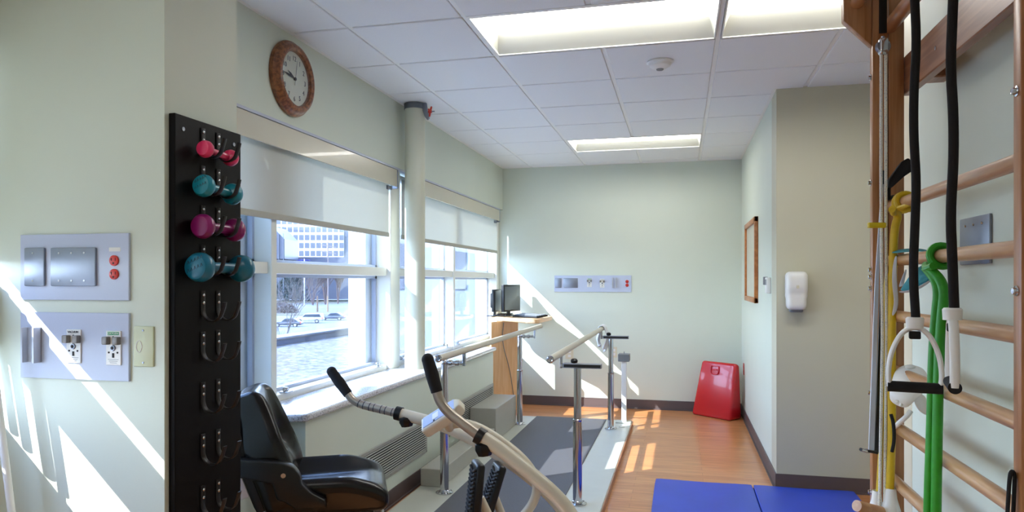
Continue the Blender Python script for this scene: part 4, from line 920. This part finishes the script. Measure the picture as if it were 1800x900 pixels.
# green tubing on the second rung
t = thing('resistance_tube', 'green resistance tubing looped on the second rung and hanging down', 'resistance tube', tuple(D(1655, 455, 1.7)))
gy = oX(1658, 455, BX).y
part('knot', MB().tube(onrung(gy + 0.012, rz[1], 0.0265, dy=0.008), 0.0095, 10, closed=True).tube(smooth([(0.61, gy + 0.03, rz[1] - 0.022), (0.60, gy, rz[1] - 0.034), (0.605, gy - 0.04, rz[1] - 0.026)], 2), 0.0095, 10), M_green, t)
wg_ = 1.72
part('strand', MB().tube(smooth([(0.602, gy + 0.01, rz[1] - 0.03), D(1650, 500, wg_), D(1643, 560, wg_), D(1638, 640, wg_), D(1636, 740, wg_), D(1630, 905, wg_), D(1628, 1080, wg_)], 3), [0.0098] * 500, 14), M_green, t)
part('strand', MB().tube(smooth([(0.604, gy - 0.01, rz[1] - 0.03), D(1662, 500, wg_ - 0.02), D(1655, 560, wg_ - 0.02), D(1650, 640, wg_ - 0.02), D(1648, 740, wg_ - 0.02), D(1645, 905, wg_ - 0.02), D(1644, 1080, wg_ - 0.02)], 3), [0.0118] * 500, 14), M_green, t)
# black padded loop by the far post
def ribbon(pts, w, n):
    return MB().tube(smooth(pts, 2), 0.01, 12, flat=(w, 0.004, n))
t = thing('padded_cuff', 'black padded cuff looped around the far end of the top rung', 'cuff', tuple(D(1580, 330, 2.1)))
part('pad', MB().prism([D(1560, 332, 2.12), D(1562, 316, 2.12), D(1585, 284, 2.08), D(1597, 277, 2.08), D(1605, 284, 2.08), D(1605, 300, 2.08), D(1590, 310, 2.08), D(1568, 330, 2.1)], (0.0, 0.02, 0), 0.004, 2), M_foam, t)
part('loop_strap', MB().tube(smooth([D(1562, 330, 2.12), D(1562, 350, 2.12), D(1564, 348, 2.14), D(1572, 345, 2.16), D(1583, 349, 2.16)], 2), 0.006, 10), M_foam, t)
# teal and white splint on the second rung
t = thing('arm_splint', 'teal and white padded arm splint with straps hung over the second rung', 'splint', tuple(D(1600, 450, 2.0)))
def sheet(rows_, th=0.006, m=None, name='shell', sub=2):
    t2 = bmesh.new(); vv = [[t2.verts.new(p) for p in r] for r in rows_]
    for a_, b_ in zip(vv, vv[1:]):
        for i in range(len(a_) - 1): t2.faces.new((a_[i], a_[i + 1], b_[i + 1], b_[i]))
    mb = MB(); mb._merge(t2); return mb
def addsheet(name, rows_, m, parent, th=0.006, label=None):
    o = part(name, sheet(rows_), m, parent, label)
    a_ = o.modifiers.new('thick', 'SOLIDIFY'); a_.thickness = th; a_.offset = 0
    b_ = o.modifiers.new('sub', 'SUBSURF'); b_.levels = 2; b_.render_levels = 2
    return o
addsheet('top_flap', [[D(1564, 442, 2.14), D(1590, 437, 2.08), D(1615, 437, 2.02), D(1632, 440, 1.98)], [D(1566, 446, 2.05), D(1590, 443, 2.0), D(1612, 441, 1.95), D(1630, 442, 1.92)]], M_teal, t)
addsheet('lower_shell', [[D(1618, 466, 2.0), D(1636, 462, 1.96), D(1648, 468, 1.94)], [D(1600, 480, 2.0), D(1625, 482, 1.94), D(1646, 486, 1.92)], [D(1584, 506, 2.02), D(1612, 500, 1.96), D(1640, 488, 1.93)], [D(1579, 512, 2.04), D(1604, 513, 1.99), D(1634, 496, 1.95)]], M_teal, t)
addsheet('white_lining', [[D(1578, 514, 2.05), D(1604, 516, 2.0), D(1636, 497, 1.96)], [D(1578, 512, 2.0), D(1606, 511, 1.94), D(1645, 484, 1.9)]], M_strap, t, 0.004)
addsheet('strap', [[D(1573, 449, 2.0), D(1578, 447, 2.0)], [D(1568, 470, 1.99), D(1576, 470, 1.98)], [D(1567, 505, 2.0), D(1577, 503, 2.0)], [D(1573, 530, 2.0), D(1582, 538, 2.0)], [D(1566, 555, 2.02), D(1570, 558, 2.02)]], M_strap, t, 0.003)
addsheet('strap', [[D(1592, 470, 2.04), D(1596, 472, 2.04)], [D(1580, 500, 2.03), D(1588, 502, 2.03)], [D(1579, 507, 2.03), D(1590, 500, 2.02)]], M_strap, t, 0.003)
# white moulded cuff on the fourth rung
t = thing('moulded_brace', 'white moulded plastic brace hanging behind the face-on pull handle', 'brace', tuple(D(1595, 690, 2.0)))
addsheet('shell', [[D(1572, 652, 2.1), D(1585, 640, 2.1), D(1612, 640, 2.05), D(1630, 652, 2.0)], [D(1566, 672, 2.0), D(1590, 660, 1.98), D(1615, 664, 1.95), D(1634, 672, 1.93)], [D(1562, 690, 1.95), D(1584, 690, 1.92), D(1608, 692, 1.9), D(1628, 690, 1.9)], [D(1563, 706, 1.98), D(1580, 716, 1.94), D(1596, 720, 1.93), D(1606, 702, 1.92)]], M_white, t, 0.006)
addsheet('rim', [[D(1603, 690, 2.0), D(1630, 690, 2.0)], [D(1606, 712, 2.02), D(1632, 722, 2.02)], [D(1618, 726, 2.05), D(1634, 733, 2.05)]], M_white, t, 0.004)
part('hook_rod', MB().tube(smooth([D(1601, 722, 2.03), D(1594, 732, 2.03), D(1582, 742, 2.05), D(1574, 750, 2.07)], 2), 0.007, 10), M_white, t)
each('rivet', MB().sphere(D(1577, 706, 1.90), 0.005).sphere(D(1584, 712, 1.90), 0.005).sphere(D(1600, 645, 2.03), 0.010, (1.4, 1, 0.7)), M_white, t)
part('black_pad', MB().tube(smooth([D(1566, 728, 2.0), D(1571, 745, 1.99), D(1572, 775, 1.99), D(1568, 794, 2.0)], 2), 0.005, 8), M_foam, t)
# long aluminium slide hanging by the far post
t = thing('aluminium_slide', 'long narrow aluminium slide hanging in front of the far wall bars post', 'slide rail', tuple(D(1540, 790, 2.07)))
a_, b_ = D(1548, 325, 2.10), D(1531, 794, 2.06)
def strip(pts0, pts1, dy): return MB().prism([pts0[0], pts1[0], pts1[1], pts0[1]], (-0.004, dy, 0), 0.001, 1)
part('bar', MB().prism([D(1550, 322, 2.12), D(1554, 322, 2.12), D(1546, 470, 2.11), D(1537, 792, 2.08), D(1527, 792, 2.08), D(1538, 500, 2.11)], (0.0, 0.008, 0), 0.001, 1), M_alu, t)
part('backing', MB().prism([D(1548, 500, 2.14), D(1549, 700, 2.13), D(1545, 796, 2.12), D(1537, 796, 2.12)], (0, 0.008, 0), 0.001, 1), M_black, t)
part('end_cap', MB().prism([D(1524, 791, 2.07), D(1544, 795, 2.07), D(1544, 799, 2.07), D(1524, 795, 2.07)], (0, 0.02, 0), 0.001, 1), M_black, t)
part('lever', MB().cyl(D(1513, 790, 2.06), D(1527, 794, 2.08), 0.005, seg=12), M_chrome, t)
part('top_hook', MB().tube([D(1552, 300, 2.12), D(1552, 324, 2.12)], 0.008, 8), M_black, t)
# elastic cord on near post
t = thing('elastic_cord', 'looped black elastic cord on a bolt at the near right post', 'cord', tuple(D(1779, 832, 1.27)))
part('loop', MB().tube(smooth([D(1768, 960, 1.26), D(1772, 880, 1.26), D(1775, 834, 1.26), D(1779, 827, 1.26), D(1784, 834, 1.26), D(1782, 880, 1.26), D(1778, 960, 1.26)], 3), 0.0035, 10), M_foam, t)
part('bolt', MB().lathe([(0, 0.012), (0.006, 0.012), (0.007, 0), (0.007, -0.03)], D(1779, 834, 1.27), (-0.46, -1.0, 0), 12), M_chrome, t)
# ------------------------------------------------------------ OUTSIDE
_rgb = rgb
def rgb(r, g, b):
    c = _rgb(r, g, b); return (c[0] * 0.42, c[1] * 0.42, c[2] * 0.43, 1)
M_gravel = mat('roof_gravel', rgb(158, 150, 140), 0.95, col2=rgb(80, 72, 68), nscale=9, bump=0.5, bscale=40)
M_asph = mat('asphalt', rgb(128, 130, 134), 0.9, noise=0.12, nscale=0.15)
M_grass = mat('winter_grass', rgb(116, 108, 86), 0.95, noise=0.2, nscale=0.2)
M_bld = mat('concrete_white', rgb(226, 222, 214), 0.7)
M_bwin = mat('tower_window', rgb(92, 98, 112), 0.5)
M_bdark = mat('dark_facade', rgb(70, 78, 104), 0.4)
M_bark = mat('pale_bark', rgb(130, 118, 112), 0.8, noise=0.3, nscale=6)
GZ = -5.9
fw = Vector((-SY, CY, 0)); rt = Vector((CY, SY, 0))
struct('ground', MB().box(-900, 500, -100, 1200, GZ - 1, GZ), M_asph)
struct('trim_8', MB().box(-10.3, -2.31, -8, 40, -0.9, -0.30), M_gravel)
struct('trim_9', MB().box(-10.62, -10.3, -8, 40, GZ, -0.12).box(-10.75, -10.2, -8, 40, -0.12, -0.08), mat('coping', rgb(88, 100, 130), 0.5))
def band(px0, px1, w0, w1, z, h, m, name):
    a = rt * ((px0 - 900) / FPX * w0) + fw * w0; b = rt * ((px1 - 900) / FPX * w0) + fw * w0
    c = rt * ((px1 - 900) / FPX * w1) + fw * w1; d = rt * ((px0 - 900) / FPX * w1) + fw * w1
    mb = MB().prism([Vector((p.x, p.y, z)) for p in (a, b, c, d)], (0, 0, h)); return mb
struct('verge_near', band(380, 700, 150, 190, GZ, 0.12, M_grass, ''), M_grass)
struct('verge_far', band(380, 700, 235, 270, GZ, 0.15, M_grass, ''), M_grass)
def up(px, w, z): return rt * ((px - 900) / FPX * w) + fw * w + Vector((0, 0, z))
def zof(py, w): return CAMZ - (py - HORIZON) / FPX * w
# office tower
W0 = 315
tw_ = thing('office_tower', 'white concrete office tower with a grid of windows, seen through the nearer window', 'building', up(540, W0, GZ))
def bblock(px0, px1, py0, py1, w, dep):
    a = up(px0, w, zof(py1, w)); b = up(px1, w, zof(py1, w)); return [a, b, b + fw * dep, a + fw * dep], Vector((0, 0, zof(py0, w) - zof(py1, w)))
pg, v = bblock(440, 604, 330, 452, W0, 30); part('facade', MB().prism(pg, v), M_bld, tw_)
proto = None
for r_ in range(7):
    for c_ in range(14):
        px = 469 + c_ * 10.1; py = 449.5 - r_ * 14.0
        if px > 604: continue
        if proto is None:
            a = up(px, W0 - 0.0, zof(py, W0)); m = MB().obox((0, 0, 0), rt, (0, 0, 1), 0.95, 1.15, 0.12)
            me = finish(m.bm, Vector((0, 0, 0)), 'window', M_bwin); proto = bpy.data.objects.new('window', me); o = proto
        else: o = proto.copy()
        COL.objects.link(o); o.parent = tw_; o.location = up(px, W0 - 0.05, zof(py - 4, W0)) - tw_.location
pg, v = bblock(604, 613, 330, 452, W0 + 1, 28); part('corner_bay', MB().prism(pg, v), M_bwin, tw_)
pg, v = bblock(440, 604, 452, 530, W0 + 6, 20); part('ground_floor', MB().prism(pg, v), M_bdark, tw_)
for k in range(14):
    pass
pil = MB()
for k in range(14):
    a = up(474.5 + k * 10.1, W0 + 1, 0); pil.prism([a + Vector((0, 0, zof(458, W0))), a + rt * 0.6 + Vector((0, 0, zof(458, W0))), a + rt * 0.6 + fw * 3 + Vector((0, 0, zof(458, W0))), a + fw * 3 + Vector((0, 0, zof(458, W0)))], (0, 0, zof(452, W0) - zof(458, W0)))
part('pilotis', pil, M_bld, tw_)
pd = thing('podium_building', 'low bluish building with a dark blue sign in front of the white tower', 'building', up(530, 250, GZ))
pg, v = bblock(470, 640, 452, 526, 250, 20); part('wall', MB().prism(pg, v), M_bdark, pd)
sg = MB(); x = 521.0; random.seed(5)
for wd_, h_ in ((1.8, 4), (1.6, 2.6), (1.2, 4), (1.6, 2.6), (1.6, 3.4), (0.9, 2.6), (1.6, 2.6), (1.8, 2.8), (1.4, 2.4), (1.7, 2.4), (1.5, 2.0), (1.6, 1.6)):
    c = up(x + wd_ / 2, 249.6, zof(457.5, 250)); sg.obox(c, rt, (0, 0, 1), wd_ * 0.42 / FPX * 250, h_ * 0.5 / FPX * 250, 0.1, 0.05, 1); x += wd_ + 0.6
part('sign', sg, mat('sign_blue', rgb(50, 66, 190), 0.5), pd, 'dark blue sign lettering')
gb = thing('glass_building', 'bluish glass building with a sloping top at the left of the tower', 'building', up(480, 230, GZ))
a = [up(455, 230, zof(455, 230)), up(500, 230, zof(455, 230)), up(500, 230, zof(420, 230)), up(478, 230, zof(398, 230)), up(455, 230, zof(392, 230))]
part('wall', MB().prism(a, fw * 15), M_bdark, gb)
mu = MB()
for k in range(6): mu.prism([up(458 + k * 8, 229.9, zof(520, 230)), up(459 + k * 8, 229.9, zof(520, 230)), up(459 + k * 8, 229.9, zof(410, 230)), up(458 + k * 8, 229.9, zof(410, 230))], -fw * 0.3)
part('mullions', mu, M_bwin, gb)
# white neighbouring wing seen through the farther window
wg2 = thing('white_wing', 'sunlit white panelled wing of the building seen through the farther window', 'building', (-4.5, 16, GZ))
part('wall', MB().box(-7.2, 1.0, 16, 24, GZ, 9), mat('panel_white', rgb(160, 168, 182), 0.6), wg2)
for k in range(5): part('window', MB().box(-6.9 + k * 1.3, -6.3 + k * 1.3, 15.96, 16.02, 1.2, 2.7), M_bwin, wg2)
for k in range(5): part('window', MB().box(-6.9 + k * 1.3, -6.3 + k * 1.3, 15.96, 16.02, -2.4, -0.9), M_bwin, wg2)
# cars
def car(px, w, col, label, L=4.8, H=1.75, flip=False, suv=True):
    c = up(px, w, GZ); t = thing('car', label, 'car', c); s = -1 if not flip else 1     # nose to the left
    def P(u, z, d=0): return c + rt * (u * L * (1 if not flip else -1)) + fw * d + Vector((0, 0, z * H))
    lower = [P(-0.5, 0.20), P(-0.49, 0.42), P(-0.44, 0.52), P(-0.26, 0.58), P(0.47, 0.60), P(0.5, 0.45), P(0.49, 0.2)]
    m = mat('car_paint', col, 0.25, coat=0.5)
    part('body', MB().prism(lower, fw * 1.8, 0.06, 2), m, t)
    cab = [P(-0.27, 0.57), P(-0.13, 0.93), P(-0.05, 0.99), P(0.36, 0.99), P(0.44, 0.93), P(0.485, 0.58)] if suv else [P(-0.2, 0.57), P(-0.05, 0.95), P(0.22, 0.97), P(0.4, 0.6)]
    part('cabin', MB().prism([p + fw * 0.12 for p in cab], fw * 1.56, 0.05, 2), m, t)
    gl = [P(-0.22, 0.63), P(-0.12, 0.88), P(0.40, 0.90), P(0.44, 0.63)] if suv else [P(-0.15, 0.63), P(-0.03, 0.88), P(0.2, 0.9), P(0.33, 0.63)]
    part('side_windows', MB().prism([p + fw * 0.09 for p in gl], fw * 0.05), mat('car_glass', rgb(70, 80, 96), 0.1), t)
    for u in (-0.31, 0.31):
        wc = P(u, 0.2) ; wh = part('wheel', MB().cyl(wc - fw * 0.03, wc + fw * 0.22, 0.36, seg=24), M_rubber, t)
        part('hubcap', MB().cyl(wc - fw * 0.05, wc - fw * 0.02, 0.2, seg=16), M_steel, wh)
    part('tail_light', MB().obox(P(0.5, 0.5, 0.1), rt, (0, 0, 1), 0.05, 0.15, 0.1), M_red, t)
    part('door_lines', MB().obox(P(0.02, 0.42, -0.005), rt, (0, 0, 1), 0.01, 0.35, 0.01).obox(P(0.22, 0.42, -0.005), rt, (0, 0, 1), 0.01, 0.35, 0.01), M_dark, t)
car(542, 122, rgb(180, 182, 190), 'white people carrier parked outside, seen through the nearer window')
car(503, 112, rgb(56, 62, 84), 'dark blue grey car parked outside in front of the white people carrier', 4.6, 1.45, suv=False)
car(583, 131, rgb(76, 84, 104), 'grey car parked behind the white people carrier', 4.6, 1.5, suv=False)
# posts and utility poles
def polex(px, w, py, r, label, m, arms=False, name='utility_pole', cat='pole'):
    b = up(px, w, GZ); t = thing(name, label, cat, b); top = Vector((b.x, b.y, zof(py, w)))
    part('shaft', MB().cyl(b, top, r, r * 0.8, 10), m, t)
    if arms:
        part('cross_arm', MB().obox(top - Vector((0, 0, 1.2)), rt + Vector((0, 0, -0.18)), (0, 0, 1), 2.4, 0.12, 0.1).obox(top - Vector((0, 0, 3.0)), rt + Vector((0, 0, -0.18)), (0, 0, 1), 2.4, 0.12, 0.1), m, t)
M_pole = mat('pole_wood', rgb(150, 134, 130), 0.8); M_polew = mat('pole_white', rgb(222, 226, 232), 0.6)
polex(576.5, 200, 425, 0.16, 'utility pole with slanting cross arms in front of the white tower', M_pole, True)
polex(535, 210, 455, 0.2, 'slim white lamp post in front of the low bluish building', M_polew, name='lamp_post')
polex(558, 165, 520, 0.22, 'short brown bollard left of the other in the verge outside', mat('bollard', rgb(128, 104, 86), 0.8), name='bollard', cat='bollard')
polex(576, 165, 520, 0.22, 'short brown bollard right of the other in the verge outside', mat('bollard2', rgb(168, 140, 110), 0.8), name='bollard', cat='bollard')
# trees
def twigs(mb, p, d, L, r, depth, rnd, spread=0.5):
    q = p + d * L; mb.tube([p, p + d * L * 0.5 + Vector((rnd.uniform(-1, 1), rnd.uniform(-1, 1), 0)) * L * 0.06, q], [r, r * 0.8, r * 0.6], 4, caps=False)
    if depth == 0: return
    for k in range(3 if depth > 1 else 4):
        nd = (d + Vector((rnd.uniform(-1, 1), rnd.uniform(-1, 1), rnd.uniform(-0.2, 0.9))) * spread).normalized()
        twigs(mb, p + d * L * rnd.uniform(0.5, 1.0), nd, L * rnd.uniform(0.6, 0.8), r * 0.6, depth - 1, rnd, spread)
def bare_tree(px, w, H, r, depth, seed, label, m, lean=(0, 0), stems=1, name='bare_tree'):
    rnd = random.Random(seed); b = up(px, w, GZ); t = thing(name, label, 'tree', b)
    tr = MB(); br = MB()
    for s in range(stems):
        d = Vector((lean[0] + rnd.uniform(-0.2, 0.2), lean[1] + rnd.uniform(-0.2, 0.2), 1)).normalized()
        tr.tube([b, b + d * H * 0.45], [r, r * 0.7], 6)
        for k in range(4):
            nd = (d + Vector((rnd.uniform(-1, 1), rnd.uniform(-1, 1), 0.3)) * 0.5).normalized()
            twigs(br, b + d * H * rnd.uniform(0.3, 0.45), nd, H * 0.22, r * 0.5, depth, rnd)
    part('trunk', tr, m, t); part('branches', br, m, t)
M_barkr = mat('reddish_twigs', rgb(112, 90, 90), 0.9); M_barkg = mat('grey_twigs', rgb(160, 160, 170), 0.9); M_ever = mat('evergreen', rgb(54, 72, 76), 0.9, noise=0.3, nscale=1)
for i, (px, lab) in enumerate(((550, 'reddish bare tree behind the parked cars, left of the clump'), (572, 'reddish bare tree behind the parked cars, middle of the clump'), (594, 'reddish bare tree behind the parked cars, right of the clump'))):
    bare_tree(px, 215 + i * 6, 12.5, 0.25, 4, 20 + i, lab, M_barkr, stems=4)
bare_tree(486, 55, 9.4, 0.05, 3, 5, 'pale bare tree nearest the window outside, left pane side', M_bark, (0.15, 0.1), stems=2)
bare_tree(478, 40, 5.6, 0.035, 3, 9, 'pale bare shrub at the lower left of the window view', M_bark, (0.3, 0.0), stems=3)
bare_tree(428, 45, 7.6, 0.07, 4, 12, 'pale bare tree seen in the narrow pane beside the rack', M_bark, (0.1, 0.0), stems=4)
def evergreen(px, w, H, R, label, seed):
    rnd = random.Random(seed); b = up(px, w, GZ); t = thing('evergreen_tree', label, 'tree', b)
    part('trunk', MB().cyl(b, b + Vector((0, 0, H * 0.5)), 0.3, 0.15, 8), M_bark, t)
    t2 = bmesh.new(); N = 1600
    for k in range(N):
        z = rnd.random() ** 0.8; rr = R * (1 - z) ** 0.6 * (0.55 + 0.45 * rnd.random()); a = rnd.uniform(0, 2 * PI)
        c = b + Vector((rr * math.cos(a), rr * math.sin(a), 1.0 + (H - 1) * z)); s = 0.45
        o = [Vector((rnd.uniform(-s, s), rnd.uniform(-s, s), rnd.uniform(-s, s))) for _ in range(3)]
        t2.faces.new([t2.verts.new(c + q) for q in o])
    mb = MB(); mb._merge(t2); part('foliage', mb, M_ever, t)
evergreen(519, 225, 10.5, 5.0, 'dark evergreen behind the parked cars', 3)
evergreen(502, 240, 8.5, 6.0, 'second evergreen left of the dark one behind the parked cars', 8)
rnd = random.Random(4)
for i, (px, w, H_, R_) in enumerate(((498, 165, 2.3, 2.6), (508, 160, 2.0, 2.2), (488, 158, 2.4, 3.0))):
    b = up(px, w, GZ); t2 = bmesh.new()
    for k in range(700):
        a = rnd.uniform(0, 2 * PI); z = rnd.random(); rr = R_ * (1 - z * z) ** 0.5 * rnd.uniform(0.6, 1); c = b + Vector((rr * math.cos(a), rr * math.sin(a), H_ * z)); s = 0.22
        t2.faces.new([t2.verts.new(c + Vector((rnd.uniform(-s, s), rnd.uniform(-s, s), rnd.uniform(-s, s)))) for _ in range(3)])
    mb = MB(); mb._merge(t2)
    solo('bush', mb, mat('brown_bush', rgb(92, 74, 72), 0.9), ['low brown bush beside the verge outside, middle of three', 'low brown bush beside the verge outside, right of three', 'low brown bush beside the verge outside, left of three'][i], 'bush', 'bushes outside')
